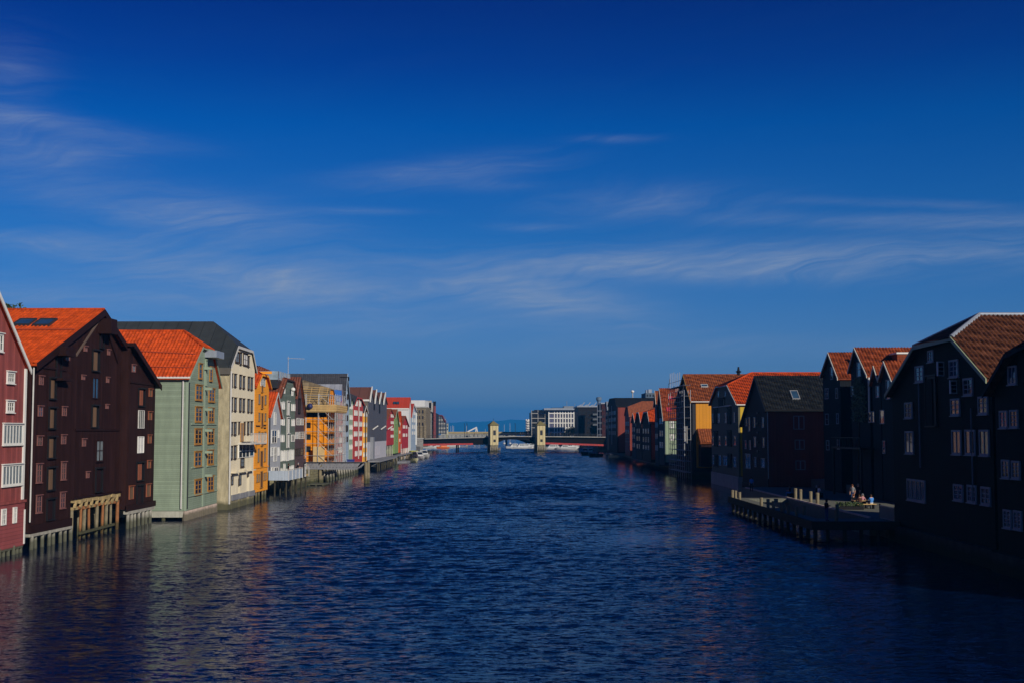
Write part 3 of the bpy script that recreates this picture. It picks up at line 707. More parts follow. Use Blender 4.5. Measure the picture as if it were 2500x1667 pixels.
for yy in (901, 951, 1001, 1052, 1105, 1162):
    u, z = b.uz(500, yy); b.part('hoist_beam', MB().box(u-.22, u+.22, -.75, .02, z-.02, z+.22), SAGT)
u, z = b.uz(503, 884); b.hatch(u-.4, u+.05, z-2.3, z+.2, SAGT, SAGT, head=.2, leafx=(.3, 1))
u0, u1, z0, z1 = b.rect(500, 861, 519, 874); o = b.part('hoist_house', MB().box(u0, u1, -1.2, .1, z0, z1+.15), ZINC)
b.gutter(WHITE); b.pipe(-.1, .45, 1.1, b.T[0][1]-.3, OLDW, .08); b.pipe(.1, -.12, 1.1, b.T[0][1]-.6, DARKM, .05)
b.piles([.15+i*.62 for i in range(int(b.w/.62)+1)], .15, .88, PILEP, .28, jit=.03, lean=.01)
b.piles([.2]*1, 2.2, .4, PILE, .2); b.piles([.2], 4.0, .4, PILE, .2); b.piles([.2], 5.8, .4, PILE, .2); b.piles([.2], 7.6, .4, PILE, .2)
u0 = b.roofpolys[0]
for f in (.28, .72):
    a = Vector(u0[0]).lerp(Vector(u0[1]), f); c = Vector(u0[4]).lerp(Vector(u0[3]), f)
    b.part('snow_guard', MB().tube(a+Vector((0, .4, .14)), c+Vector((0, 0, .14)), .05), MATS['red snow guard'])
L3 = b

# --- 4 cream rendered house
CRM = mat('cream render', lin('#c8bca0', 1.22), .85, 'plaster', stain=.22, sscale=.35, bump=.12)
CRD = mat('stained old masonry', lin('#a3987a', 1.05), .9, 'plaster', stain=.6, sscale=.9, bump=.35, tide=True)
SLA = mat('dark grey sheet roof', (.038, .043, .044), .5, 'sheet', pitch=1.5, var=.2, stain=.25)
DRK = mat('dark brown window frame', (.045, .03, .024), .6, stain=.2)
b = Bld('wharf_house', 'tall cream rendered wharf house with dark grey half-hipped sheet roof and small balcony', 'house', 'L', (559.5, -30.9), (620, -30.9))
zf = 3.2
b.house([(559, 890), (575, 845), (611, 857), (620, 902)], zf, 26, CRM, SLA, hip=True, dh=3.7, barge=OLDW, of=.2, oe=.3, bh=.25)
b.part('side_wall', MB().box(-.06, .0, .02, 25.5, -.3, b.T[0][1]-1.1), CRD)
b.part('eaves_board', MB().box(-.35, -.01, -.1, 25.6, b.T[0][1]-.95, b.T[0][1]-.25), mat('grey brown eaves', (.10, .09, .075), .8))
c5, c6 = (440, 820), (440, 1030)
WW = dict(fm=DRK, cols=1, rows=2, fr=.09, mu=.05, head=True, sill=True, pm=CURT)
b.wins(c5, 7.125, [(870, 905, 650, 875), (935, 966, 660, 880), (1025, 1056, 680, 900), (1085, 1113, 695, 910), (1170, 1198, 710, 925), (1222, 1250, 725, 935),
                   (868, 905, 1065, 1295), (935, 968, 1070, 1300), (1022, 1055, 1080, 1305), (1083, 1112, 1090, 1310), (1165, 1195, 1100, 1320), (1222, 1248, 1110, 1325),
                   (955, 1015, 285, 460, dict(cols=2)), (1030, 1060, 285, 495), (1090, 1165, 305, 510, dict(cols=2, pm=BLIND)), (1170, 1192, 350, 535)], **WW)
b.wins(c6, 6.535, [(795, 830, 0, 197), (853, 886, 0, 200), (1065, 1091, -8, 190), (1118, 1142, -10, 190), (925, 940, -5, 180), (1012, 1028, -5, 190),
                   (795, 828, 380, 585), (853, 887, 375, 580), (958, 1012, 575, 712)], **WW)
b.wins(c6, 6.535, [(958, 1002, 10, 305)], fm=GOLD, cols=2, rows=1, fr=.10, mu=.06, name='door', pm=CURT)
bay = b.wins(c6, 6.535, [(925, 1098, 350, 562, dict(cols=3))], fm=WHITE, rows=2, fr=.07, mu=.09)
b.wins(c6, 6.535, [(1098, 1168, 358, 545)], fm=WHITE, cols=1, rows=2, fr=.12, mu=.10)
u0, u1, z0, z1 = b.rect(581.5, 1058, 627, 1080)
u1 = min(u1, b.w+.2)
bal = b.part('balcony', MB().box(u0, u1, -1.5, -.01, z0-.14, z0), OLDW)
for i in range(12):
    f = i/11.0; MB().box(u0+(u1-u0)*f-.03, u0+(u1-u0)*f+.03, -1.5, -1.42, z0+.004, z1).obj('baluster', OLDW, bal)
MB().box(u0, u1, -1.52, -1.4, z1+.004, z1+.08).obj('handrail', OLDW, bal)
for (xa, xb, ya, yb) in ((805, 903, 805, 1080), (930, 1035, 785, 1080), (1062, 1130, 765, 945)):
    u0, u1, z0, z1 = b.rect(c6[0]+xa/6.535, c6[1]+ya/6.535, c6[0]+xb/6.535, c6[1]+yb/6.535)
    b.part('recess_hood', MB().prism([(u0, z1), (u1, z1), (u1, z1+.1), (u0, z1+.1)], -.6, .01), CRM)
    b.win(u0, u0+(u1-u0)*.32, z0+.6, z1-.25, fm=DRK, cols=1, rows=2, fr=.08, pm=CURT)
b.pipe(-.02, -.12, .6, b.T[0][1]-.6, OLDW, .11)
# open arcade at the water: corner block and two piers carry the front
b.part('side_wall', MB().box(-.05, 1.2, -.05, 25, -1.6, zf+.02), CRD)
for (xa, xb) in ((565.5, 581), (585.5, 602), (608, 619.5)):
    u0 = b.uz(xa, 1180)[0]; u1 = b.uz(xb, 1180)[0]
    b.part('pier', MB().box(u0, u1, -.02, .8, 1.5, zf+.02), CRM); b.part('pier_block', MB().box(u0-.08, u1+.08, -.16, 1.0, .9, 1.5), GREYT)
    b.part('pier_foot', MB().box(u0, u1, -.02, .8, -1.6, .9), CRD)
b.part('back_wall', MB().box(1.2, b.w, 2.5, 3, -1.6, zf), MUD)
L4 = b

# --- 5 narrow orange house
ORA = mat('ochre orange render', lin('#cf8622', 1.35), .75, 'hboard', pitch=.2, var=.06, stain=.12, bump=.2)
b = Bld('wharf_house', 'narrow ochre orange wharf house with dark loading hatches up its middle', 'house', 'L', (622, -31.0), (655, -31.0))
b.house([(622, 941), (633, 914), (648, 918), (655, 945)], 1.15, 24, ORA, TO, hip=True, dh=2.2, barge=ORA, of=.3, oe=.25, bh=.16, tile=True, pitch=.36)
c3 = (600, 860); k3 = 4.354
b.wins(c3, k3, [(155, 200, 275, 360, dict(cols=3, fm=OLDW)), (130, 150, 435, 550), (195, 215, 450, 555), (130, 148, 635, 730), (195, 212, 640, 730), (130, 147, 835, 930), (193, 210, 835, 925),
                (122, 140, 1015, 1165), (190, 207, 1010, 1160), (108, 125, 1290, 1380), (130, 145, 1290, 1375), (183, 198, 1275, 1360), (203, 216, 1270, 1355)],
       fm=mat('ochre brown frame', (.30, .15, .03), .6), cols=1, rows=3, fr=.09, mu=.05, pm=CURT)
b.hatches(c3, k3, [(162, 176, 358, 415), (160, 178, 468, 590), (160, 177, 648, 785), (160, 177, 852, 985), (150, 173, 1052, 1205), (150, 172, 1268, 1430)], mat('brown door', (.13, .055, .02), .7, 'vboard', pitch=.14), head=.12, leafx=(0, 1), frame=MATS['ochre brown frame'])
b.part('string_course', MB().box(0, b.w, -.12, .02, b.uz(638, 1139)[1]-.08, b.uz(638, 1139)[1]+.08), ORA)
for (xa, xb, yy) in ((108, 152, 778), (188, 214, 772), (190, 212, 800), (105, 150, 968), (188, 216, 966)):
    u0, u1, z0, z1 = b.rect(c3[0]+xa/k3, c3[1]+(yy-9)/k3, c3[0]+xb/k3, c3[1]+(yy+9)/k3)
    n = 7; L_ = MB()
    for i in range(n):
        ua = u0+(u1-u0)*i/n; L_.box(ua, ua+(u1-u0)/n*.62, -.05, -.004, z0, z0+(z1-z0)*(1.0 if i % 3 == 0 else .72))
    b.part('iron_lettering', L_, BLACKW)
b.piles([.3+i*1.9 for i in range(5)], .2, 1.14, PILE, .15); b.piles([1.2+i*2.6 for i in range(3)], 2.2, 1.14, PILEG, .15)
b.beam(b.uz(640, 905)[0], b.uz(640, 912)[1], 1.2, ORA, .25)

# --- 6 small grey house with a waterside terrace
GRB = mat('light grey boarding', lin('#8f9194', 1.3), .7, 'vboard', pitch=.2, var=.12, stain=.15)
b = Bld('wharf_house', 'small light grey gabled wharf house with orange roof and a river terrace', 'house', 'L', (657, -31.7), (685, -31.7))
b.house([(656, 1014), (673.5, 959), (686, 1018)], 2.55, 20, GRB, TO, barge=OLDW, of=.3, oe=.2, bh=.2, tile=True, pitch=.36)
WG = dict(fm=WHITE, cols=2, rows=2, fr=.10, mu=.07)
b.wins(c3, k3, [(297, 318, 635, 770), (272, 325, 818, 963), (340, 353, 820, 908), (265, 290, 1005, 1100), (296, 325, 1000, 1155), (340, 355, 1005, 1095), (270, 292, 1215, 1340), (297, 340, 1215, 1345)], **WG)
b.pipe(-.05, -.1, 2.6, b.T[0][1]-.2, DARKM, .07)
# terrace
DARKP = mat('timber pile darkened for shade', (.05, .045, .03), .8, 'wood')  # pile timber darkened in colour to paint in the shade under the deck
tz = 2.45
TR = mat('pale grey terrace boarding', lin('#97a1ab', 1.25), .7, 'vboard', pitch=.16, var=.14)
t = empty('terrace', 'pale grey boarded river terrace on stilts in front of the small grey house', 'terrace', b.O, b.root.rotation_euler.z)
U0, U1, DD = -.4, b.w+8.0, 2.6
MB().box(U0, U1, -DD, -.05, tz-.25, tz).obj('deck', PLANK, t)
for (a, c, dd0, dd1) in ((U0, U1-4, -DD-.06, -DD), (U0-.06, U0, -DD, -.1)):
    MB().box(a, c, dd0, dd1, tz-.3, tz+.95).obj('rail_panel', TR, t)
for i in range(7): MB().box(U0+i*(U1-U0-.2)/6, U0+i*(U1-U0-.2)/6+.12, -DD-.14, -DD-.064, tz-.35, tz+1.02).obj('post', OLDW, t)
MB().box(U0, U1, -DD-.1, -DD+.06, tz+1.024, tz+1.09).obj('handrail', OLDW, t)
for i in range(5):
    for dd in (-DD+.3, -.8): MB().tube((U0+.5+i*(U1-U0-1)/4, dd, -1.5), (U0+.5+i*(U1-U0-1)/4, dd, tz-.26), .11, 8).obj('stilt', DARKP, t)
TERR = (b, tz, DD)
# sign on the terrace
sg = empty('menu_board', 'tall white notice board with grey print on the terrace rail', 'sign', b.O, b.root.rotation_euler.z)
su = b.w+2.6
MB().box(su, su+1.5, -DD-.28, -DD-.18, tz-.4, tz+1.75).obj('board', BLACKW, sg)
MB().box(su+.28, su+1.22, -DD-.30, -DD-.284, tz-.25, tz+1.55).obj('sheet', WHITE, sg)
for zz in (1.18, .62, .12): MB().box(su+.5, su+1.0, -DD-.310, -DD-.304, tz+zz, tz+zz+(.22 if zz > 1 else .1)).obj('print', mat('grey print', (.2, .2, .21), .7), sg)

# --- 7 grey green shingled house
SHG = mat('grey green shingles', lin('#586257', 1.35), .8, 'hboard', pitch=.22, var=.22, stain=.3)
RDT = mat('dark red brown pantiles', (.15, .04, .018), .65, 'tile', pitch=.38, var=.5, stain=.35, sscale=1.0, bump=0)
b = Bld('wharf_house', 'grey green shingled wharf house with rows of white windows and a rooftop glass box', 'house', 'L', (683, -32.6), (720, -32.9))
b.house([(683, 968), (697, 926), (714, 930), (720, 962)], 2.3, 24, SHG, RDT, hip=True, dh=4.5, of=.2, oe=.25, tile=True, pitch=.38, barge=DRK, bh=.14)
WB = dict(fm=WHITE, cols=1, rows=1, fr=.10, mu=.06, pm=BLIND)
b.wins(c3, k3, [(395, 413, 370, 435), (485, 500, 395, 460), (370, 388, 525, 600), (392, 410, 520, 605), (483, 498, 545, 620), (505, 520, 545, 620), (368, 385, 700, 770), (390, 408, 700, 775), (485, 498, 710, 780), (502, 517, 705, 780),
                (365, 383, 870, 950), (388, 405, 870, 950), (370, 383, 1040, 1155), (388, 400, 1040, 1150), (405, 418, 1035, 1150), (430, 455, 1035, 1150), (465, 478, 1030, 1140), (480, 492, 1030, 1140), (495, 507, 1030, 1135),
                (370, 385, 1230, 1330), (400, 415, 1180, 1290), (430, 450, 1230, 1330), (463, 476, 1205, 1300), (479, 491, 1200, 1295), (494, 506, 1195, 1290)], **WB)
b.wins(c3, k3, [(480, 515, 870, 945)], fm=WHITE, cols=2, rows=1, fr=.12, mu=.08)
b.hatches(c3, k3, [(437, 457, 520, 660), (435, 456, 692, 850), (433, 455, 862, 1005)], WHITE, frame=OLDW, leafx=(.55, 1))
u0, u1, z0, z1 = b.rect(687, 909, 715.5, 929)
g = b.part('roof_terrace', MB().box(u0+.3, u1, .6, 4.0, z0-1.2, z0), DARKM)
MB().box(u0+.5, u1-.1, .5, 3.9, z0+.004, z1).obj('glass_box', glass('pale glass', (.20, .25, .28)), g)
for i in range(6): MB().box(u0+.4+i*(u1-u0-.6)/5, u0+.47+i*(u1-u0-.6)/5, .4, .49, z0-.1, z1+.05).obj('mullion', GALV, g)
m_ = b.part('antenna_mast', MB().tube((b.w*.62, .3, 14), (b.w*.62, .3, b.ridge[1]+1.6), .05), GALV)
MB().bar((b.w*.62-1.0, .3, b.ridge[1]+1.3), (b.w*.62+.5, -2.0, b.ridge[1]+1.3), .06).obj('boom', GALV, m_)
for i in range(6): MB().bar((b.w*.62-.9+i*.25-.35, .1-i*.36, b.ridge[1]+1.34), (b.w*.62-.9+i*.25+.35, .1-i*.36+.1, b.ridge[1]+1.34), .04).obj('element', GALV, m_)
b.part('lamp', MB().lathe([(.05, -.3), (.3, -.15), (.36, .0), (.28, .22), (.05, .33)], 10, (b.w*.62, -.45, b.uz(707, 950)[1])), WHITE, smooth=True)

# --- 8 purple brown house
PUR = mat('purple brown boarding', lin('#4c3b3c', 1.25), .75, 'hboard', pitch=.2, var=.16, stain=.22)
b = Bld('wharf_house', 'purple brown gabled wharf house with white-framed casements beside the covered scaffold', 'house', 'L', (721, -33.1), (742, -33.1))
b.house([(721, 968), (730, 921), (743, 1013)], 2.3, 22, PUR, RDT, barge=DRK, of=.35, oe=.2, bh=.2, tile=True, pitch=.38)
b.wins(c3, k3, [(540, 572, 695, 770), (583, 608, 700, 770), (528, 550, 842, 915), (563, 616, 840, 915, dict(cols=3, rows=3))], fm=WHITE, cols=2, rows=2, fr=.07, mu=.04)
b.wins(c3, k3, [(525, 545, 1018, 1095), (552, 572, 1015, 1093), (580, 604, 1010, 1090), (525, 555, 1185, 1270), (562, 583, 1175, 1262), (590, 612, 1170, 1255)], fm=DRK, cols=2, rows=2, fr=.10, mu=.06)
b.hatches(c3, k3, [(557, 574, 492, 640)], DRK)
b.part('ledge', MB().box(-.1, b.w+.1, -.5, .0, 2.32, 2.5), DRK)
b.part('apron_wall', MB().box(-.1, b.w+.1, -.35, .0, 2.55, 4.2), PUR)
# stone and pile quay under houses 7 and 8
q = tag(MB().box(-33.8, -32.0, 178, 203, -2, 2.28).obj('quay_wall', mat('mossy quay stone', (.20, .18, .10), .9, 'stone', stain=.5, tide=True)), 'low mossy stone quay under the purple brown house', 'quay wall')
MOSS = MATS['mossy quay stone']
tag(MB().box(-34.4, -31.6, 203.2, 262, -2, 2.36).obj('quay_wall', MOSS), 'long low stone bank in front of the scaffolded orange warehouse', 'quay wall')
GP = 'leaning timber dolphins'
for i in range(12):
    Y = 213+i*3.6; o = tag(MB().lathe([(.16, -1.6), (.17, 0), (.15, 2.2)], 8).obj('fender_post', PILEG), 'leaning grey fender post against the stone bank behind the jetty', 'post', 'fender posts along the stone bank')
    o.location = (-31.25, Y, 0); o.rotation_euler = (random.uniform(-.12, .16), -.09, 0)
for i, (px, py) in enumerate(((752, 1180), (757, 1176), (761, 1172), (765, 1170))):
    P = at_z(px, py, 0); o = tag(MB().lathe([(.20, -1.6), (.22, 0), (.2, 3.4)], 9).obj('mooring_pile', PILEG), 'leaning grey mooring pile beside the purple brown house', 'pile', GP)
    o.location = (P.x, P.y, 0); o.rotation_euler = (.05*i, -.12+.02*i, 0)

# --- 9 orange warehouse under repair, wrapped in scaffolding
ORW = mat('deep orange boarding', lin('#d07f06', 1.25), .7, 'vboard', pitch=.45, var=.12, stain=.15)
BAT = mat('roof underlay and battens', (.20, .15, .085), .8, 'tile', pitch=.9, var=.8, stain=.35)
b = Bld('warehouse', 'orange timber warehouse under repair with a stripped roof behind scaffolding', 'warehouse', 'L', (797, -31.0), (820, -31.0))
b.house([(797, 987), (804, 948), (812, 950), (820, 990)], 2.4, 24, ORW, BAT, hip=True, dh=4.5, of=.2, oe=.2)
zt = b.T[0][1]
p0 = b.roofpolys[0]
for i in range(9):
    f = i/8.0; a = Vector(p0[0]).lerp(Vector(p0[1]), f); c = Vector(p0[4]).lerp(Vector(p0[3]), f)
    b.part('batten', MB().bar(a+Vector((0, .3, .06)), c+Vector((0, 0, .06)), .09), PLANK)
for i in range(10):
    f = i/9.0; a = Vector(p0[0]).lerp(Vector(p0[4]), f*.5+.02); c = Vector((p0[1][0], a.y, p0[1][2]))
    b.part('counter_batten', MB().bar(a+Vector((0, 0, .1)), c+Vector((0, 0, .1)), .08), PLANK)
b.wins(c3, k3, [(652, 690, 740, 798), (640, 690, 865, 922), (636, 690, 990, 1052)], face='s', fm=BLACKW, cols=2, rows=3, fr=.08, mu=.06)
b.grid([(801, 804.5), (808, 811.5), (815, 818)], 808, [(1030, 1044), (1058, 1071), (1085, 1098)], fm=DRK, cols=2, rows=3)
b.part('painted_eaves_shade', MB().box(-.06, -.004, .1, 23, zt-2.0, zt-.5), BLACKW)  # black strip painted in as the shade under the eaves
b.part('site_panel', MB().box(-1.25, -1.19, .1, 2.0, 2.4, 6.0), mat('plywood panel', (.55, .38, .17), .75, 'wood', stain=.15))
SC = empty('scaffold', 'tubular scaffold with a raw timber platform wrapped round the orange warehouse', 'scaffold', b.O, b.root.rotation_euler.z)
S1 = mat('scaffold tube', (.42, .42, .40), .4, metal=.5, stain=.2)
lev = [2.5+2.0*i for i in range(7)]
topz = zt+.6
def standards(pts, z0, z1, par, r=.05):
    for (u, d) in pts: MB().tube((u, d, z0), (u, d, z1), r, 6).obj('standard', S1, par)
fu = [-1.3+i*(b.w+2.2)/6 for i in range(7)]
standards([(u, -1.6) for u in fu]+[(u, -.5) for u in fu], 1.8, topz+1.2, SC)
sd = [1.2+i*2.1 for i in range(5)]
standards([(-1.4, d) for d in sd]+[(-.5, d) for d in sd], 2.4, topz+1.2, SC)
standards([(fu[i]+.9, -1.6) for i in range(6)], 2.2, topz, SC, .04)
for z in lev:
    for d in (-1.6, -.5): MB().tube((fu[0], d, z), (fu[-1], d, z), .04).obj('ledger', S1, SC)
    for u in (-1.4, -.5): MB().tube((u, -1.6, z), (u, sd[-1], z), .04).obj('ledger', S1, SC)
    if z > 3: MB().tube((fu[0], -1.6, z+1), (fu[-1], -1.6, z+1), .035).obj('guard_rail', S1, SC)
for i, z in enumerate(lev[:-1]):
    MB().tube((-1.4, -1.2, z), (-1.4, 1.0, z+2.0), .04).obj('brace', S1, SC)
    k = i % 6; MB().tube((fu[k], -1.66, z), (fu[k+1], -1.66, z+2), .04).obj('brace', S1, SC)
    MB().box(fu[0], fu[-1], -1.5, -.6, z-.07, z-.02).obj('plank', PLANK, SC)
    MB().tube((-1.42, sd[2], z), (-1.42, sd[3], z+2), .04).obj('brace', S1, SC)
zp = b.uz(797, 1003)[1]; zq = b.uz(797, 987)[1]
for k in range(3):
    z = zp+.02+k*(zq-zp)/3; h = (zq-zp)/3-.05
    MB().box(-1.7, -1.6, -1.75, 20, z, z+h).obj('timber_board', PLANK, SC); MB().box(-1.6, b.w+1, -1.85, -1.75, z, z+h).obj('timber_board', PLANK, SC)
MB().box(-1.6, b.w+1, -1.75, -.3, zp-.15, zp).obj('platform', PLANK, SC); MB().box(-1.6, -.25, -.3, 20, zp-.15, zp).obj('platform', PLANK, SC)
o = tag(MB().lathe([(.05, -.5), (.42, -.25), (.48, .05), (.3, .42), (.05, .5)], 10).obj('fender_buoy', mat('dark blue plastic', (.02, .025, .09), .5), smooth=True), 'dark blue round buoy hung on the scaffold platform', 'buoy')
P = at_y(757, 991, b.O.y-1.95); o.location = P
o = tag(MB().box(-.6, .6, -.4, .4, 0, 1.1).box(-.66, .66, -.46, .46, 1.1, 1.2).obj('waste_bin', mat('blue bin plastic', (.02, .04, .20), .5)), 'dark blue waste bin on the quay beside the red house', 'bin')
P = at_y(826, 1115, 224); o.location = (P.x+2.2, 224, 2.4)

# --- 10 .. 14 narrow houses
RED1 = mat('barn red boarding', lin('#9c3430', 1.25), .7, 'vboard', pitch=.3, var=.14, stain=.18)
BLU = mat('pale blue grey boarding', lin('#8b9aa8', 1.3), .7, 'hboard', pitch=.25, var=.1, stain=.15)
LGR = mat('pale green boarding', lin('#8a9a82', 1.3), .7, 'hboard', pitch=.25, var=.1, stain=.15)
YEL = mat('warm yellow boarding', lin('#dba03c', 1.3), .7, 'vboard', pitch=.3, var=.1, stain=.12)
RFG = mat('grey slate roof', (.055, .055, .062), .6, 'tile', pitch=.4, var=.25, stain=.25)
SHT = mat('temporary sheet roofing', (.27, .28, .31), .5, 'sheet', pitch=.9, var=.25, stain=.2)
b = Bld('wharf_house', 'narrow barn red house under a temporary grey sheet roof', 'house', 'L', (824, -31.1), (838, -31.1))
b.house([(824, 998), (831, 937), (838, 1000)], 2.3, 24, RED1, SHT, of=.3, oe=.2)
b.grid([(827, 829.5), (832, 834.5)], 831, [(1040, 1054), (1066, 1080), (1090, 1104)], fm=WHITE, cols=1, rows=2, fr=.16, pm=BLIND)
P = at_y(823, 965, b.O.y-.6)
tag(MB().add([(0, 0, 0), (2.2, .1, 0), (2.2, .12, 2.0), (0, .0, 2.1), (0, .1, 0), (2.2, .2, 0), (2.2, .22, 2.0), (0, .1, 2.1)], [(0, 1, 2, 3), (7, 6, 5, 4), (0, 4, 5, 1), (1, 5, 6, 2), (2, 6, 7, 3), (3, 7, 4, 0)]).obj('tarpaulin', mat('blue tarpaulin', (.03, .13, .42), .5, stain=.2)),
    'bright blue tarpaulin tied on the sheet-roofed red house', 'tarpaulin').location = (P.x-1.4, P.y, P.z-1.0)
b = Bld('wharf_house', 'tall pale blue grey house with steep gable and long dark slate roof', 'house', 'L', (839, -31.1), (851.5, -31.1))
b.house([(839, 975), (844, 911), (851.5, 985)], 2.2, 30, BLU, RFG, of=.3, oe=.2, barge=BLU, bh=.3)
b.grid([(841, 843), (846, 848.5)], 845, [(960, 974), (986, 1000), (1012, 1026), (1038, 1052), (1064, 1078)], fm=DRK, cols=2, rows=2, fr=.12)
b.hatches((0, 0), 1, [(843.6, 845.6, 940, 952), (843.6, 845.6, 986, 1000), (843.6, 845.6, 1038, 1052)], BLACKW)
b.part('hoist_house', MB().box(b.ridge[0]-.4, b.ridge[0]+.4, -.6, 1, b.ridge[1]-1.2, b.ridge[1]-.5), BLACKW)
for px in (756, 765, 787, 800): b.skylight(px-3.5, 938, px+3.5, 943.5, 0)
b = Bld('wharf_house', 'narrow pale green house squeezed between the pale blue house and the red one', 'house', 'L', (852, -31.1), (861.5, -31.1))
b.house([(852, 990), (857, 968), (861.5, 985)], 2.2, 24, LGR, RFG, of=.25, oe=.1)
b.grid([(853.3, 855.5), (857.5, 860)], 857, [(986, 998), (1012, 1024), (1036, 1048), (1060, 1072), (1084, 1096)], fm=WHITE, cols=1, rows=1, fr=.18, pm=BLIND)
b = Bld('wharf_house', 'broad barn red house with five rows of white windows and grey half-hipped roof', 'house', 'L', (862.5, -31.0), (886, -31.0))
b.house([(862.5, 985), (868, 969), (879, 972), (886, 988)], 2.3, 24, RED1, RFG, hip=True, dh=2, of=.3, oe=.2, barge=RED1, bh=.2)
KK = dict(fm=WHITE, cols=2, rows=1, fr=.14, mu=.12, pm=BLIND)
b.grid([(867, 871.5), (876, 880)], 873, [(977, 991)], **KK)
b.grid([(864, 871.5), (875.5, 883)], 873, [(1001, 1014), (1028, 1040)], **dict(KK, cols=3)); b.grid([(864, 871.5), (875.5, 883)], 873, [(1052, 1064)], **dict(KK, cols=3))
b.grid([(867, 872), (878, 882.5)], 873, [(1075, 1088), (1099, 1112)], **KK)
b.part('pipe', MB().tube((b.w*.5, -.1, 3), (b.w*.5, -.1, b.T[1][1]), .1), OLDW)
b = Bld('wharf_house', 'very narrow warm yellow house beside the grey saw-toothed building', 'house', 'L', (886.5, -30.9), (896, -30.9))
b.house([(886.5, 1005), (891, 990), (896, 1008)], 2.2, 18, YEL, RFG, of=.25, oe=.1, barge=WHITE, bh=.2)
b.grid([(887.5, 889.8), (892.5, 895)], 891, [(1005, 1016), (1030, 1041), (1055, 1066), (1080, 1092), (1103, 1114)], fm=WHITE, cols=1, rows=1, fr=.2, pm=BLIND)
b.part('pipe', MB().tube((b.w*.5, -.1, 2.3), (b.w*.5, -.1, b.T[1][1]), .12), BLACKW)

# --- 15 grey saw-toothed building
COR = mat('dark grey corrugated cladding', (.085, .085, .098), .6, 'vboard', pitch=.5, var=.25, stain=.15)
COL_ = mat('light grey concrete panel', (.40, .39, .42), .75, 'plaster', stain=.15)
SID = mat('grey brown rendered side', (.155, .13, .10), .85, 'plaster', stain=.2)
BRR = mat('brown sheet roof', (.13, .055, .04), .6, 'sheet', pitch=2.0, var=.15, stain=.15)
b = Bld('wharf_building', 'dark grey corrugated building with four saw-tooth gables and pale ground storey', 'building', 'L', (899, -30.9), (944, -31.2))
zl = b.uz(920, 1076)[1]
b.house([(899, 972), (903.7, 944), (911, 976), (915, 951), (922, 977), (926.7, 956.5), (932.5, 979), (937, 957.5), (944, 985)], zl, 30, COR, BRR, of=.25, oe=.2)
b.part('ground_storey', MB().box(0, b.w, .05, 29, 2.3, zl-.004), COL_)
b.part('side_wall', MB().box(-.08, 0, .1, 29, zl, b.T[0][1]-.6), SID)
for i in range(4):
    a, c = b.T[i*2], b.T[i*2+1]
    b.part('bargeboard', MB().prism([(a[0], a[1]-.7), (c[0], c[1]-.7), (c[0], c[1]+.25), (a[0], a[1]+.25)], -.5, -.28), WHITE)
b.part('eaves_gutter', MB().box(-.4, -.1, -.2, 29, b.T[0][1]-.5, b.T[0][1]-.1), WHITE)
for px in (909, 929, 946):
    u, z = b.uz(px, 1042); b.part('flood_lamp', MB().bar((u-.6, -.1, z-.5), (u+.3, -1.2, z+.35), .3, .2), OLDW)
b.part('loading_door', MB().box(b.w*.18, b.w*.62, -.02, .06, 3.0, zl-1.2), mat('pale door panel', (.45, .43, .46), .7))
b.part('stair_tower', MB().box(b.w*.10, b.w*.16, -.7, .05, 2.4, zl+1), GALV)
for (px, y0, y1) in ((912, 985, 1000), (925, 985, 1008)):
    u0, u1, z0, z1 = b.rect(px, y0, px+3, y1); b.part('slot_window', MB().box(u0, u1, -.06, .02, z0, z1), BLACKW)
b.part('landing', MB().box(-.5, b.w+2, -2.5, 0.0, 1.9, 2.25), GREYT)
b.piles([i*5.0 for i in range(8)], -2.0, 1.9, DARKP, .18)

# --- 16 .. 20
GRN = mat('leaf green boarding', lin('#6d8552', 1.3), .7, 'vboard', pitch=.35, var=.12)
ORR = mat('burnt orange boarding', lin('#b9501f', 1.25), .7, 'vboard', pitch=.35, var=.12)
RTD = mat('rust brown tile roof', (.26, .075, .03), .65, 'tile', pitch=.45, var=.3, stain=.25)
WHT = mat('white render', (.60, .59, .56), .8, 'plaster', stain=.08)
REDR = mat('bright red sheet roof', (.42, .045, .02), .55, 'sheet', pitch=.8, var=.1, stain=.1)
REDW = mat('deep red boarding', lin('#98282a', 1.25), .7, 'vboard', pitch=.35, var=.12)
b = Bld('wharf_house', 'deep red wharf house with rust brown roof beside the saw-toothed building', 'house', 'L', (945, -31.5), (961.5, -31.5))
b.house([(945, 1022), (953, 997), (961.5, 1015)], 5.0, 18, REDW, RTD, of=.3, oe=.2)
b.grid([(954, 956.2), (958, 960.2)], 957, [(1010, 1018), (1027, 1034), (1043, 1050), (1060, 1067)], fm=WHITE, cols=1, rows=1, fr=.2, pm=BLIND)
b.piles([i*4 for i in range(5)], .2, 5.0, PILEG, .16); b.part('ground_floor', MB().box(0, b.w, 2.0, 17, 2.2, 5.0), BLACKW)
b = Bld('wharf_house', 'narrow leaf green gabled house between a red and an orange house', 'house', 'L', (963, -31.4), (973, -31.4))
b.house([(963, 1018), (967.5, 998), (973, 1040)], 2.6, 18, GRN, RTD, of=.3, oe=.2, barge=LGR, bh=.3)
b.grid([(965, 967), (969, 971)], 968, [(1027, 1035), (1048, 1056), (1070, 1078)], fm=GRN, cols=1, rows=2, fr=.1)
b = Bld('wharf_house', 'narrow burnt orange house with matching orange roof beside the leaf green house', 'house', 'L', (973.8, -31.3), (979.5, -31.3))
b.house([(973.8, 1018), (977, 1003), (979.5, 1040)], 2.6, 18, ORR, TO, of=.3, oe=.2)
b.grid([(975, 976.5)], 976, [(1030, 1037), (1050, 1057), (1070, 1077)], fm=WHITE, cols=1, rows=2, fr=.1)
b = Bld('wharf_house', 'low deep red gabled house on pale timber legs, white windows, under the white building', 'house', 'L', (980.5, -31.2), (997, -31.2))
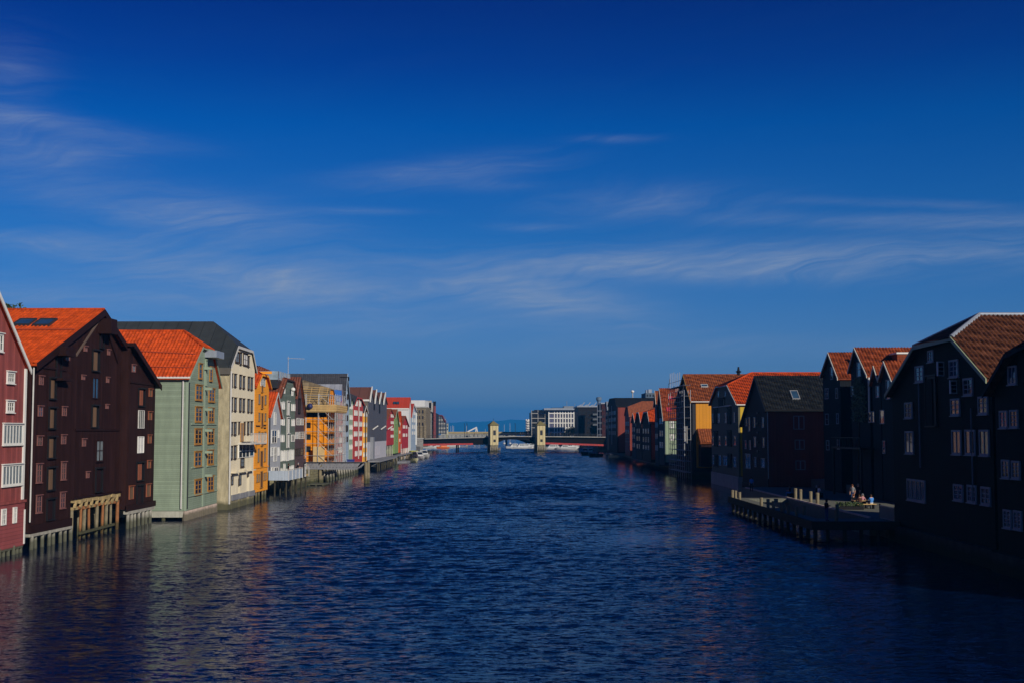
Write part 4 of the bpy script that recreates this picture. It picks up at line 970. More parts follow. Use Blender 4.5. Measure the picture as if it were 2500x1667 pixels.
b.house([(980.5, 1035), (988, 1014), (997, 1040)], 3.6, 16, REDW, RTD, of=.35, oe=.2)
b.grid([(983.5, 985.5), (987, 988.6), (991.5, 993.5)], 988, [(1037, 1045), (1057, 1065)], fm=WHITE, cols=1, rows=1, fr=.25, pm=BLIND)
b.piles([i*3.2 for i in range(7)], .0, 3.6, PILEP, .16); b.part('ground_floor', MB().box(0, b.w, 1.6, 15, 2.0, 3.6), BRT)
b = Bld('white_building', 'tall white rendered building with bright red roof rising behind the small wharf houses', 'building', 'L', (998, -32.0), (1003, -32.0))
b.house([(998, 994), (1000.6, 969), (1003, 994)], 2, 34, WHT, REDR, of=.2, oe=.2)
b.skylight(960, 980.5, 966.5, 986, 0); b.skylight(967.5, 980.5, 974.5, 986, 0)
b.part('cornice', MB().box(-.3, 0, 0, 33, b.T[0][1]-.55, b.T[0][1]-.1), WHITE)
b = Bld('wharf_house', 'pale blue riverside house with red roof next to the bridge abutment', 'house', 'L', (1003.5, -32.4), (1016, -32.6))
b.house([(1003.5, 1017), (1009, 984), (1016, 1003)], 1.6, 14, BLU, REDR, of=.3, oe=.2, barge=WHITE, bh=.4)
b.grid([(1006, 1008), (1010.5, 1013)], 1009, [(1004, 1012), (1020, 1030), (1036, 1046), (1052, 1060)], fm=WHITE, cols=1, rows=1, fr=.3, pm=BLIND)
b.part('corner_panel', MB().box(b.w-2.5, b.w, -.3, 1, 4, b.T[-1][1]-.5), WHITE)

# ------------------------------------------------------------------ buildings facing the camera beyond the bridge
def facing(name, label, cat, px0, px1, Y, group=None):
    s = Bld.__new__(Bld); s.side = 'L'; s.O = Vector(((px0-1250)/FPX*CP*Y, Y, 0)); s.w = (px1-px0)/FPX*CP*Y
    s.ex = Vector((1, 0, 0)); s.ey = Vector((0, 1, 0)); s.un = 0.0; s.ue = 0
    s.root = empty(name, label, cat, s.O, 0, group); return s
FB = 'buildings beyond the bridge'
STB = mat('brown stone cladding', (.20, .16, .10), .85, 'stone', stain=.25)
b = facing('office_block', 'brown stone-clad block with white penthouse behind the bridge abutment', 'building', 1008, 1040, 545, FB)
zt = b.uz(1030, 992)[1]; zp = b.uz(1030, 976)[1]
b.part('wall', MB().box(0, b.w, 0, 30, 2, zt), STB); b.part('penthouse', MB().box(-1, b.w-.6, 1, 28, zt+.004, zp), WHT)
b.part('ledge', MB().box(-.3, b.w+.3, -.4, 0, zt-.4, zt+.1), CONC)
b.grid([(1018, 1020.5), (1023, 1025.5), (1030, 1034)], 1025, [(1000, 1008), (1014, 1022), (1030, 1038)], fm=DRK, cols=1, rows=2, fr=.15)
GLD = glass('dark curtain wall', (.010, .012, .014), .12)
b = facing('glass_building', 'dark glazed apartment block stepping back with pale balcony rails', 'building', 1033, 1062, 585, FB)
zt = b.uz(1045, 1003)[1]
b.part('wall', MB().prism([(0, 2), (b.w, 2), (b.w, b.uz(1062, 1008)[1]), (b.w*.1, b.uz(1033, 996)[1]), (0, b.uz(1033, 996)[1])], 0, 30), mat('dark cladding', (.03, .03, .032), .5))
for i in range(4): b.part('column', MB().box(b.w*(.06+.29*i), b.w*(.06+.29*i)+.35, -.5, 0, 3, zt-1), CONC)
b.grid([(1034.5, 1040), (1043, 1049), (1052, 1060)], 1047, [(1007, 1014), (1017, 1025), (1028, 1036), (1039, 1047)], fm=DARKM, cols=3, rows=1, fr=.12, pm=GLD)
b.part('rooftop_box', MB().box(.5, 3.5, 2, 8, zt+.6, zt+5), CONC); b.part('rooftop_box', MB().box(b.w*.42, b.w*.42+3, 2, 8, zt-.4, zt+4), CONC)
o = empty('chimney', 'slender brick red factory chimney with dark top', 'chimney', at_y(1060.5, 1052, 575)*1)
o.location = ((1060.5-1250)/FPX*CP*575, 575, 0)
zc = at_y(1060, 979, 575).z
MB().lathe([(.75, 2), (.7, 10), (.62, zc-2)], 12).obj('shaft', mat('red brick chimney', (.20, .05, .05), .8, 'stone', stain=.2), o)
MB().lathe([(.62, zc-1.996), (.66, zc-1), (.66, zc)], 12).obj('cap', BLACKW, o)
b = facing('glass_building', 'glass office with sloping trapezoid gable beside the brick chimney', 'building', 1063.5, 1088, 640, FB)
pr = [b.uz(1063.5, 1058), b.uz(1088, 1058), b.uz(1088, 1030), b.uz(1080, 1013), b.uz(1069, 1013), b.uz(1063.5, 1022)]
b.part('wall', MB().prism(pr, 0, 25), glass('pale curtain wall', (.09, .10, .11), .2))
for i in range(5): b.part('mullion', MB().box(b.w*i/4-.12, b.w*i/4+.12, -.2, -.01, pr[0][1], pr[4][1]-(2.5 if i in (0, 4) else .2)), DARKM)
for yy in (1024, 1033, 1044, 1053): z = b.uz(1075, yy)[1]; b.part('floor_band', MB().box(.1, b.w-.1, -.12, -.01, z-.35, z+.35), CONC)
b.part('gable_frame', MB().bar((b.uz(1080, 1013)[0], -.2, pr[3][1]), (b.w, -.2, pr[2][1]), .5), mat('dark red steel', (.12, .02, .025), .5))
b.part('gable_frame', MB().bar((b.uz(1069, 1013)[0], -.2, pr[3][1]), (b.uz(1080, 1013)[0], -.2, pr[3][1]), .5), MATS['dark red steel'])
b = facing('stair_tower', 'small cream stair tower at the end of the glass office', 'tower', 1088.5, 1094, 655, FB)
b.part('wall', MB().box(0, b.w, 0, 3, 2, b.uz(1090, 1034)[1]), mat('cream panels', (.42, .40, .28), .7)); b.part('roof', MB().box(-.3, b.w+.3, -.3, 3.3, b.uz(1090, 1034)[1]+.004, b.uz(1090, 1033)[1]), CONC)
b.grid([(1089.5, 1091), (1092, 1093.4)], 1091, [(1037, 1041), (1045, 1049)], fm=DARKM, cols=1, rows=1, fr=.1)

# office with white grid
b = facing('office_block', 'large office block with white gridded facade and overhanging flat roof', 'building', 1338, 1420, 700, FB)
z0 = 2.0; zt = b.uz(1370, 1000)[1]
b.part('wall', MB().box(0, b.w, 0, 45, z0, zt-.02), mat('blue grey glazing wall', (.075, .08, .125), .3, stain=.12))
b.part('roof', MB().box(-2.2, b.w+4, -2.5, 46, zt, zt+1.0), ZINC)
b.part('rooftop_plant', MB().box(b.w*.48, b.w*.78, 4, 20, zt+1.004, b.uz(1380, 990)[1]), mat('grey plant room', (.17, .19, .21), .6))
b.part('rooftop_plant', MB().box(b.w*.12, b.w*.48, 4, 20, zt+1.004, b.uz(1380, 993.5)[1]), mat('blue grey plant room', (.05, .08, .11), .6))
ys = [1008, 1020, 1031.5, 1043, 1054]; xs = [1340, 1353.5, 1360.5, 1367.5, 1374, 1380.5, 1387.5, 1394, 1401, 1407.5]
for yy in ys: z = b.uz(1370, yy)[1]; b.part('floor_band', MB().box(b.uz(1340, 1030)[0]-.3, b.uz(1409, 1030)[0], -.5, -.01, z-.28, z+.28), WHITE)
for xx in xs:
    u = b.uz(xx, 1030)[0]; b.part('pier', MB().box(u-.28, u+.28, -.46, -.012, z0, b.uz(xx, 1000)[1]-(0.5)), WHITE)
for i in range(9):
    for j in range(4):
        u0 = b.uz(xs[i], 1030)[0]+.4; u1 = b.uz(xs[i+1], 1030)[0]-.4
        b.win(u0, u1, b.uz(1370, ys[j+1])[1]+.4, b.uz(1370, ys[j])[1]-.4, cols=2, rows=1, fm=DARKM, pm=mat('lavender glazing', (.12, .12, .19), .25, stain=.15), fr=.1, mu=.08)
b.part('corner_glazing', MB().box(-9, -.2, 3, 40, z0, zt-.3), GLD)
for yy in (1008, 1020, 1031, 1043): z = b.uz(1332, yy)[1]; b.part('balcony', MB().box(-9.3, -.1, 1.6, 3.0, z-.2, z+.2), CONC)
for u in (-9, -5.5, -1.6): b.part('column', MB().tube((u, 1.8, z0), (u, 1.8, zt), .2), CONC)
for (px, yt) in ((1385.5, 977), (1405, 983)): u = b.uz(px, 990)[0]; b.part('mast', MB().tube((u, 8, zt), (u, 8, b.uz(px, yt)[1]), .12), GALV)
b = facing('apartment_block', 'dark rounded apartment block left of the white gridded office', 'building', 1294, 1330, 745, FB)
zt = b.uz(1305, 1006)[1]
b.part('wall', MB().box(0, b.w, 0, 30, 2, zt), mat('dark slate cladding', (.018, .022, .026), .5)); b.part('roof', MB().box(b.w*.3, b.w+4, 1, 29, zt+.004, zt+1.6), mat('blue black roof', (.02, .025, .035), .5))
b.grid([(1297, 1302), (1305, 1310), (1314, 1319), (1322, 1327)], 1310, [(1010, 1018), (1021, 1029), (1032, 1040), (1043, 1051)], fm=DARKM, cols=2, rows=1, fr=.12, pm=GLD)
b = facing('apartment_block', 'white balconied apartment block at the far end of the quay', 'building', 1284, 1294.5, 800, FB)
zt = b.uz(1290, 1022)[1]; b.part('wall', MB().box(0, b.w, 0, 12, 2, zt), WHT)
for k, yy in enumerate((1027, 1033, 1039, 1045, 1051)): z = b.uz(1290, yy)[1]; b.part('balcony', MB().box(.6, b.w+1.4, -1.2, .01, z-.3, z+.4), WHITE); b.win(.8, b.w*.45, z+.5, z+1.4, fm=DARKM, cols=1, rows=1)
# dark apartments right of the office
DAP = mat('black brown cladding', (.016, .014, .014), .55, stain=.2)
b = facing('apartment_block', 'dark apartment block with pale balcony fronts behind the bridge end', 'building', 1412, 1464, 640, FB)
zt = b.uz(1440, 993)[1]; b.part('wall', MB().box(0, b.w, 0, 40, 2, zt), DAP)
b.part('roof', MB().box(-.6, b.w+.4, -.8, 40, zt+.004, zt+.7), ZINC)
b.grid([(1414, 1420), (1424, 1429), (1434, 1442), (1446, 1455), (1457, 1463)], 1438, [(1002, 1010), (1014, 1022), (1027, 1035), (1039, 1047)], fm=DARKM, cols=2, rows=1, fr=.1, pm=GLD)
for yy in (1012, 1024, 1037, 1049): z = b.uz(1450, yy)[1]; b.part('balcony', MB().box(b.uz(1447, 1030)[0], b.uz(1460, 1030)[0], -1.4, .0, z-.15, z+.75), mat('grey balcony front', (.10, .11, .12), .5))
for i in range(6):
    P = at_y(1416+i*7, 988-(i % 2)*3, 660); b.part('roof_truss', MB().bar((b.w*.05+i*b.w*.14, 6, zt+.7), (b.w*.19+i*b.w*.14, 6, zt+(2.6 if i % 2 else 1.4)), .3), CONC)
b = facing('apartment_block', 'dark red brown slab block with steel stair beside the bridge', 'building', 1464, 1480, 600, FB)
zt = b.uz(1470, 985)[1]; b.part('wall', MB().box(1.0, b.w, 0, 30, 2, zt), mat('dark red brick', (.055, .02, .02), .8, 'stone', stain=.2))
b.part('roof', MB().box(.6, b.w+.4, -.4, 30, zt+.004, zt+.6), ZINC)
for i in range(6): b.part('stair_landing', MB().box(-1.2, .95, -1.5, 1, 4+i*2.8, 4.2+i*2.8), GALV)
for u in (-1.1, .1): b.part('stair_post', MB().tube((u, -1.4, 2), (u, -1.4, zt), .12), GALV)
b.grid([(1468, 1470.5), (1473, 1476)], 1472, [(996, 1003), (1012, 1019), (1028, 1035)], fm=DARKM, cols=1, rows=2, fr=.1)
o = empty('control_tower', 'thin blue grey tower with wider head far behind the apartments', 'tower', (0, 0, 0)); X = (1462.5-1250)/FPX*CP*1100
o.location = (X, 1100, 0); zc = at_y(1462, 968, 1100).z
MB().lathe([(1.6, 2), (1.4, zc-4)], 10).obj('shaft', mat('blue grey concrete', (.12, .16, .2), .8), o); MB().lathe([(1.5, zc-3.996), (2.4, zc-2.4), (2.4, zc-.6), (1.4, zc)], 12).obj('head', MATS['blue grey concrete'], o)

# far harbour: viaduct, masts, ferry quay, footbridge pylon
v = empty('viaduct', 'low pale road viaduct crossing the river mouth behind the bridge', 'bridge', (0, 770, 0))
CRP = mat('pale concrete parapet', (.34, .33, .28), .8, stain=.15)
za, zb = at_y(1200, 1056.5, 770).z, at_y(1200, 1062, 770).z
MB().box(-43, 24, 0, 12, zb, za).obj('deck', CRP, v); MB().box(-43, 24, -.3, 0, za-.1, za+.9).obj('parapet', mat('ochre railing', (.35, .27, .12), .7), v)
for i in range(6): MB().box(-40+i*12, -38.8+i*12, 3, 9, -2, zb-.004).obj('pillar', CONC, v)
fp = empty('footbridge', 'white slanted footbridge arm with A-shaped pylon in the harbour', 'bridge', (0, 860, 0))
A = at_y(1137, 1055, 860); Bq = at_y(1163, 1042.5, 860)
MB().bar((A.x, 0, A.z), (Bq.x, 0, Bq.z), .8).obj('arm', WHITE, fp)
MB().bar((Bq.x-1.5, 0, 0), (Bq.x, 0, Bq.z+.5), .6).obj('pylon_leg', WHITE, fp); MB().bar((Bq.x+2.2, 0, 0), (Bq.x+.2, 0, Bq.z), .6).obj('pylon_leg', WHITE, fp)
MB().box(A.x-3, Bq.x+3, -1, 1, 5.2, 5.8).obj('deck', CRP, fp)
for x in (A.x-2, A.x+3): MB().box(x-.4, x+.4, -.5, .5, -2, 5.19).obj('pillar', CONC, fp)
GM = 'far harbour masts'
MST = MB().lathe([(.10, 0), (.07, 1.0)], 6).mesh('mast', WHITE)
FLT = MB().lathe([(.3, -.6), (.9, -.1), (1.0, .3), (.9, .5)], 8).mesh('float', WHITE)
for (px, yt, Y) in ((1100.5, 1039, 830), (1104.8, 1037, 835), (1107.5, 1039, 840), (1231, 1035, 900), (1245, 1032, 900), (1139, 1038, 880), (1185, 1046, 1000)):
    zt = at_y(px, yt, Y).z
    ms = empty('sail_mast', 'slim white mast standing up behind the viaduct', 'mast', ((px-1250)/FPX*CP*Y, Y, 0), group=GM)
    place('mast_pole', MST, ms, (0, 0, .5), scale=(1, 1, zt-.5)); place('float', FLT, ms)
br = empty('breakwater', 'long low pale breakwater line across the fjord', 'breakwater', (0, 1500, 0))
MB().box(-120, 5, 0, 6, -2, 2.6).obj('wall', CONC, br); MB().box(-120, 5, 2, 4, 2.604, 4.2).obj('parapet', CRP, br)

# ------------------------------------------------------------------ the bascule bridge
A = Vector(((1031-1250)/FPX*CP*517, 517, 0)); B = Vector(((1481-1250)/FPX*CP*540, 540, 0))
bw = (B-A).length; bex = (B-A).normalized(); brz = math.atan2(bex.y, bex.x)
A_BR = A
br = empty('bridge', 'black and red steel girder bridge with two cream towers across the river', 'bridge', A, brz)
bey = Vector((-bex.y, bex.x, 0))
def buz(px, py):
    P = at_plane(px, py, A, bey)-A; return P.dot(bex), P.z
GBK = mat('black painted girder', (.004, .003, .003), .7, stain=.2); GRD = mat('red painted flange', (.30, .018, .014), .55, 'vboard', pitch=1.6, var=.3, stain=.2)
prof = [buz(1031, 1070), buz(1110, 1067.5), buz(1191, 1065.5), buz(1255, 1063.5), buz(1324, 1064), buz(1400, 1064.5), buz(1481, 1065.5)]
bot = [buz(1031, 1087), buz(1191, 1084.5), buz(1212, 1081.0), buz(1232, 1073), buz(1255, 1071), buz(1285, 1073), buz(1305, 1080.5), buz(1324, 1083), buz(1481, 1088)]
def zi(pl, u):
    for (a, b_) in zip(pl[:-1], pl[1:]):
        if u <= b_[0]: return a[1]+(b_[1]-a[1])*(u-a[0])/(b_[0]-a[0])
    return pl[-1][1]
BWID = 13.0
pts = sorted(set([p[0] for p in prof]+[p[0] for p in bot])); pts[0] = -1.5; pts[-1] = bw+2
T_ = [(u, zi(prof, max(u, prof[0][0]))) for u in pts]; L_ = [(u, zi(bot, max(u, bot[0][0]))) for u in pts]
for d0 in (.9, BWID-1.4):
    MB().prism([(u, z+.75) for u, z in L_]+[(u, z-.42) for u, z in T_][::-1], d0, d0+.4).obj('girder', GBK, br)
    for (ua, ub) in ((pts[0], buz(1156, 1080)[0]), (buz(1325, 1080)[0], pts[-1])):
        q = [p for p in pts if ua < p < ub]; qq = [ua]+q+[ub]
        MB().prism([(u, zi(bot, u)) for u in qq]+[(u, zi(bot, u)+.75) for u in qq[::-1]], d0-.12, d0+.5).obj('flange', GRD, br)
    q = [p for p in pts if buz(1156, 1080)[0] < p < buz(1325, 1080)[0]]; qq = [buz(1156, 1080)[0]]+q+[buz(1325, 1080)[0]]
    MB().prism([(u, zi(bot, u)) for u in qq]+[(u, zi(bot, u)+.75) for u in qq[::-1]], d0-.06, d0+.45).obj('flange', GBK, br)
MB().prism([(u, z-.40) for u, z in T_]+[(u, z) for u, z in T_][::-1], -.2, BWID+.2).obj('deck', mat('asphalt deck', (.05, .05, .05), .9), br)
MB().prism([(u, z-.22) for u, z in T_]+[(u, z+.04) for u, z in T_][::-1], -.34, -.21).obj('edge_beam', CONC, br)
for d0 in (-.1, BWID+.05):
    n = 44
    for i in range(n+1):
        u = -1+(bw+2)*i/n; z = zi(prof, max(u, prof[0][0])); MB().box(u-.05, u+.05, d0-.05, d0+.05, z-.02, z+1.15).obj('rail_post', DARKM, br)
    MB().prism([(u, z+1.1) for u, z in T_]+[(u, z+1.18) for u, z in T_][::-1], d0-.05, d0+.05).obj('handrail', DARKM, br)
    MB().prism([(u, z+.55) for u, z in T_]+[(u, z+.60) for u, z in T_][::-1], d0-.03, d0+.03).obj('mid_rail', DARKM, br)
CRT = mat('cream tower render', lin('#c0b184', 1.0), .8, 'vboard', pitch=.85, var=.05, stain=.1, bump=.2)
MOS = mat('mossy tile roof', (.17, .14, .05), .8, stain=.35)
for (p0_, p1_) in ((1191, 1210.5), (1305, 1324)):
    u0 = buz(p0_, 1060)[0]; u1 = buz(p1_, 1060)[0]; wv = u1-u0; zb_ = buz(p0_, 1085)[1]; zt_ = buz(p0_, 1037)[1]; za_ = buz(p0_, 1026)[1]
    tw = MB().box(u0, u1, -wv-.4, -.4, zb_, zt_).obj('tower', CRT, br)
    e = .45; c = ((u0+u1)/2, -wv/2-.4)
    MB().add([(u0-e, -wv-.4-e, zt_), (u1+e, -wv-.4-e, zt_), (u1+e, -.4+e, zt_), (u0-e, -.4+e, zt_), (c[0], c[1], za_)], [(3, 2, 1, 0), (0, 1, 4), (1, 2, 4), (2, 3, 4), (3, 0, 4)]).obj('tower_roof', MOS, tw)
    MB().tube((c[0], c[1], za_-.1), (c[0], c[1], za_+.9), .07).obj('finial', DARKM, tw)
    MB().box(u0+wv*.36, u0+wv*.66, -wv-.45, -wv-.39, zt_-4.1, zt_-2.1).obj('window', DARKM, tw); MB().box(u0+wv*.38, u0+wv*.66, -wv-.45, -wv-.39, zt_-6.9, zt_-5.8).obj('window', DARKM, tw)
    for f in (.30, .70): MB().box(u0+wv*f-.05, u0+wv*f+.05, -wv-.43, -wv-.39, zb_, zt_-.02).obj('pilaster_joint', DRK, tw)
    pier = MB().box(u0+.15, u1-.05, -wv-.2, 1.2, -2, zb_).obj('pier', mat('stained pier masonry', (.22, .19, .12), .9, 'stone', stain=.4), br)
    for i in range(9):
        MB().lathe([(.15, -2), (.15, 2.2+random.uniform(-.5, .3))], 8, (u0-.2+i*(wv+.6)/8, -wv-1.3, 0)).obj('fender_pile', PILE if i % 2 else PILEG, br)
    MB().box(u0-.3, u1+.5, -wv-1.2, -wv-1.0, 1.2, 1.5).obj('waler', PILE, br)
    # timber fender skirt at the arch side
for px in (1116, 1120, 1420):
    u = buz(px, 1080)[0]; MB().tube((u, .9, -2), (u, .9, zi(bot, u)+.1), .28).obj('pillar', GBK, br)
for px in (1136, 1142, 1260, 1388, 1440):
    u = buz(px, 1060)[0]; z = zi(prof, u); lp = MB().tube((u, 1.2, z), (u, 1.2, buz(px, 1033)[1]), .09).obj('lamp_post', DARKM, br)
    MB().bar((u, 1.2, buz(px, 1033)[1]), (u, 2.4, buz(px, 1032.6)[1]), .1).obj('lamp_arm', DARKM, lp)
ab = empty('bridge_abutment', 'grey granite bridge abutment with two stone lantern pillars', 'abutment', (A.x, A.y, 0), brz)
ABS = mat('grey granite blocks', (.22, .21, .19), .9, 'stone', stain=.35)
ua = buz(1018, 1080)[0]; zt_ = prof[0][1]
MB().box(ua-4, -.2, -2.6, 15, -2, zt_-.05).obj('wall', ABS, ab); MB().box(ua-4.2, 0.0, -2.8, 15, zt_-.046, zt_+.35).obj('coping', CONC, ab)
for px in (1025, 1034.5):
    u = buz(px, 1050)[0]; zz = zt_+.354; zh = buz(px, 1038)[1]
    MB().lathe([(.75, zz), (.72, zh-.7), (.9, zh-.68), (.9, zh-.4), (.6, zh), (.1, zh+.5)], 10, (u, -1.5, 0)).obj('lantern_pillar', STB, ab)
ab = empty('bridge_abutment', 'dark granite bridge abutment on the shaded right bank', 'abutment', (B.x, B.y, 0), brz)
MB().box(.4, 8, -3, 15, -2, zi(prof, bw)-.45).obj('wall', ABS, ab); MB().box(2.1, 8.2, -3.2, 15, zi(prof, bw)-.446, zi(prof, bw)-.05).obj('coping', CONC, ab)

# ------------------------------------------------------------------ jetty with lattice side, rafts
JY = 207.5
j = empty('jetty', 'grey timber jetty with crossed lattice sides jutting from the left bank', 'jetty', (0, JY, 0))
x0, x1 = (742-1250)/FPX*CP*JY-1.5, (891-1250)/FPX*CP*JY; zt_ = at_y(800, 1128, JY).z; zb_ = at_y(800, 1145, JY).z
for d in (0, 2.4):
    MB().box(x0, x1, d-.1, d+.1, zt_-.12, zt_+.06).obj('top_rail', BLACKW if d == 0 else GREYT, j); MB().box(x0, x1-1.2, d-.12, d+.12, zb_, zb_+.24).obj('bottom_chord', GREYT, j)
    n = 19; st_ = (x1-1.2-x0)/n
    for i in range(n):
        a = x0+i*st_; MB().bar((a, d-.03, zb_+.2), (a+st_*1.25, d-.03, zt_-.1), .22, .08, (0, 1, 0)).obj('lattice_bar', GREYT, j)
        if i % 2 == 0: MB().bar((a+st_*.3, d+.04, zt_-.12), (a+st_*.75, d+.04, zb_+.65), .18, .08, (0, 1, 0)).obj('lattice_bar', GALV, j)
    MB().bar((x1-1.2, d, zb_+.1), (x1, d, zt_), .12).obj('end_strut', GREYT, j)
MB().box(x0, x1-.8, -.05, 2.45, zb_+.245, zb_+.34).obj('deck', GREYT, j)
for (px, d) in ((782, .3), (782, 2.0), (893, .4), (896, 2.2)):
    X = (px-1250)/FPX*CP*JY; MB().lathe([(.28, -2), (.26, zt_)], 9, (X, d, 0)).obj('support_pile', PILE, j)
def raft(label, px0, px1, py, ln, m):
    P = at_z(px0, py, .25); Q = at_z(px1, py, .25); w = Q.x-P.x
    o = empty('raft', label, 'raft', (P.x, P.y, 0), 0)
    for i in range(int(ln/.5)): MB().box(0, w, i*.5, i*.5+.47, .14, .26).obj('plank', m, o)
    for i in range(3): MB().box(.05+i*(w-.4)/2, .3+i*(w-.4)/2, 0, ln, -.15, .138).obj('float', PILE, o)
    return o
raft('small timber raft moored under the lattice jetty', 752, 792, 1181, 6, PILEG)
raft('weathered float in front of the scaffolded warehouse', 800, 834, 1162, 7, PILE)
pt = empty('pontoon', 'floating concrete pontoon with white braced gangway before the saw-toothed building', 'pontoon', (0, 0, 0))
P = at_z(905, 1133, .4); Q = at_z(947, 1128, .4)
MB().vprism([(P.x, P.y), (Q.x, Q.y), (Q.x+.2, Q.y+6), (P.x, P.y+6)], -.3, .55).obj('float', CONC, pt)
g0 = at_z(896, 1116, 2.3); g1 = Vector((Q.x-1.5, Q.y+3, .6))
for dd in (0, 1.6):
    a = Vector((g0.x-1, Q.y+1+dd, 2.5)); c = Vector((g1.x, Q.y+1+dd, .75))
    MB().bar(a, c, .16).obj('gangway_beam', WHITE, pt); MB().bar(a+Vector((1, 0, 1.1)), c+Vector((-.6, 0, 1.2)), .1).obj('gangway_rail', WHITE, pt)
    for i in range(5):
        f = .15+i*.17; p = a.lerp(c, f); q = a.lerp(c, min(1, f+.17)); MB().bar(p, q+Vector((0, 0, 1.1)) if i % 2 else q, .08).obj('gangway_brace', WHITE, pt); MB().bar(p+Vector((0, 0, 1.1)), q, .08).obj('gangway_brace', WHITE, pt)
wj = empty('timber_wharf', 'old timber wharf on many leaning piles under the red and green houses', 'wharf', (0, 0, 0))
MB().box(-35.5, -30.2, 318, 388, 1.9, 2.15).obj('deck', GREYT, wj)
for i in range(15): MB().lathe([(.17, -2), (.15, 1.9)], 8, (-30.5+random.uniform(-.3, .2), 319+i*4.8, 0)).obj('pile', DARKP if i % 2 else PILE, wj)
dk = empty('floating_dock', 'dark floating dock beside the moored boats', 'dock', (0, 0, 0))
P = at_z(964, 1127, .3); MB().vprism([(P.x, P.y), (P.x+3.2, P.y), (P.x+3.6, P.y+48), (P.x+1.0, P.y+48)], -.3, .5).obj('float', GREYT, dk)
for i in range(4): MB().lathe([(.12, -2), (.12, 5 if i == 1 else 2)], 8, (P.x+.4, P.y+2+i*12, 0)).obj('guide_post', GALV, dk)

# ================================================================== RIGHT BANK (facades in shade, slopes facing the camera lit)
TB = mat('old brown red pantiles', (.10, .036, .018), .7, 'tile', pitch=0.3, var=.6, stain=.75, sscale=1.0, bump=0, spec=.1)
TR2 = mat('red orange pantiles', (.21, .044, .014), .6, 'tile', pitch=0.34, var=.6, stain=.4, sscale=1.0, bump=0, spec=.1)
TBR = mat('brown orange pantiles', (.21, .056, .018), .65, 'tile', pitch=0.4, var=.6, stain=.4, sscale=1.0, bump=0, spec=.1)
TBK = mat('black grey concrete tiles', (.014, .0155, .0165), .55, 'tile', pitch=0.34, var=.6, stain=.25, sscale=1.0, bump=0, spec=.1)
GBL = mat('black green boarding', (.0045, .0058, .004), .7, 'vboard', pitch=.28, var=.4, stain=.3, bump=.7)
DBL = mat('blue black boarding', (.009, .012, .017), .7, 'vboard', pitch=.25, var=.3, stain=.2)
LTW = mat('pale bargeboard', (.52, .50, .42), .6, stain=.15)
GRT = mat('pale green bargeboard', (.28, .32, .20), .6, stain=.15)
SHW = mat('white frame darkened for shade', (.27, .28, .29), .6, stain=.2)  # white frame with the shade of the river fronts put into its colour
# R1
b = Bld('wharf_house', 'black wharf house with paired white casements cut by the brick-brown neighbour', 'house', 'R', (2760, 29.5), (2431, 29.5))
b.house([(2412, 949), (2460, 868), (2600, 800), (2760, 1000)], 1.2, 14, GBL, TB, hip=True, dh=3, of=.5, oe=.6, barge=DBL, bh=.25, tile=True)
c7, c8, k7 = (2180, 740), (2180, 1030), 5.228
WN = dict(fm=SHW, cols=2, rows=4, fr=.11, mu=.05, sill=True)
b.wins(c7, k7, [(1480, 1588, 795, 1035)], **dict(WN, rows=1))
b.wins(c7, k7, [(1373, 1475, 1365, 1590), (1505, 1608, 1355, 1585)], **WN)
b.wins(c8, k7, [(1400, 1500, 480, 712), (1530, 1634, 488, 720), (1422, 1522, 1112, 1350), (1552, 1656, 1130, 1368)], **WN)
b.part('quay_base', MB().box(-.4, b.w, -.3, 12, -2, 1.19), MUD)
# R2
b = Bld('wharf_house', 'big black green wharf house with mottled brown half-hipped tile roof and pale ridge flashing', 'house', 'R', (2424, 30.0), (2180, 30.0))
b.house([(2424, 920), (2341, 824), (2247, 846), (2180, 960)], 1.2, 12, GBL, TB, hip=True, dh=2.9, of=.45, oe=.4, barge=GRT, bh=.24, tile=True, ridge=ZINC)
R2B = b
WN = dict(fm=SHW, cols=2, rows=3, fr=.13, mu=.07, sill=True)
b.wins(c7, k7, [(455, 525, 602, 752), (293, 400, 800, 1005), (727, 845, 722, 945), (908, 1030, 947, 1175), (748, 862, 1212, 1430), (1100, 1222, 1182, 1415), (160, 255, 1262, 1465)], **WN)
b.wins(c8, k7, [(168, 270, 112, 400), (765, 880, 95, 410), (932, 1060, 92, 415), (1115, 1240, 94, 425)], **dict(WN, rows=1))
b.wins(c8, k7, [(192, 420, 730, 1005, dict(cols=4, rows=1)), (785, 905, 787, 1000), (960, 1072, 798, 1025), (1135, 1255, 826, 1055)], **WN)
for (x, y0, y1, x2, y2, y3) in ((680, 745, 925, 700, 740, 930), (845, 970, 1150, 860, 965, 1155)):       # casements standing open
    u0, u1, za, zb = b.rect(c7[0]+x/k7, c7[1]+y0/k7, c7[0]+(x+58)/k7, c7[1]+y1/k7)
    fme, pme = window_mesh(.62, round(zb-za, 1), 1, 3, .08, .05, WHITE, GL, False, False)
    o = place('casement', fme, b.root, (u1-.05 if False else u0+.15, -.42, za), rz=R(-62)); place('pane', pme, o)
b.pipe(b.uz(2247, 1000)[0], -.1, b.uz(2247, 1140)[1], b.uz(2247, 935)[1], GREYT, .055); b.pipe(b.uz(2374, 1000)[0], -.1, b.uz(2376, 1228)[1], b.uz(2374, 995)[1], GREYT, .05)
b.hatches(c7, k7, [(430, 560, 930, 1560)], GBL, head=.1)
for f in (.35, .95): pass
b.part('roof_ladder', MB().box(b.w-3.0, b.w-2.9, 3.8, 5.6, b.ridge[1]-2.0, b.ridge[1]-1.92).box(b.w-2.7, b.w-2.6, 3.8, 5.6, b.ridge[1]-2.15, b.ridge[1]-2.07), OLDW)
b.part('quay_base', MB().box(-.2, b.w+.3, -.4, 12, -2, 1.19), MUD)
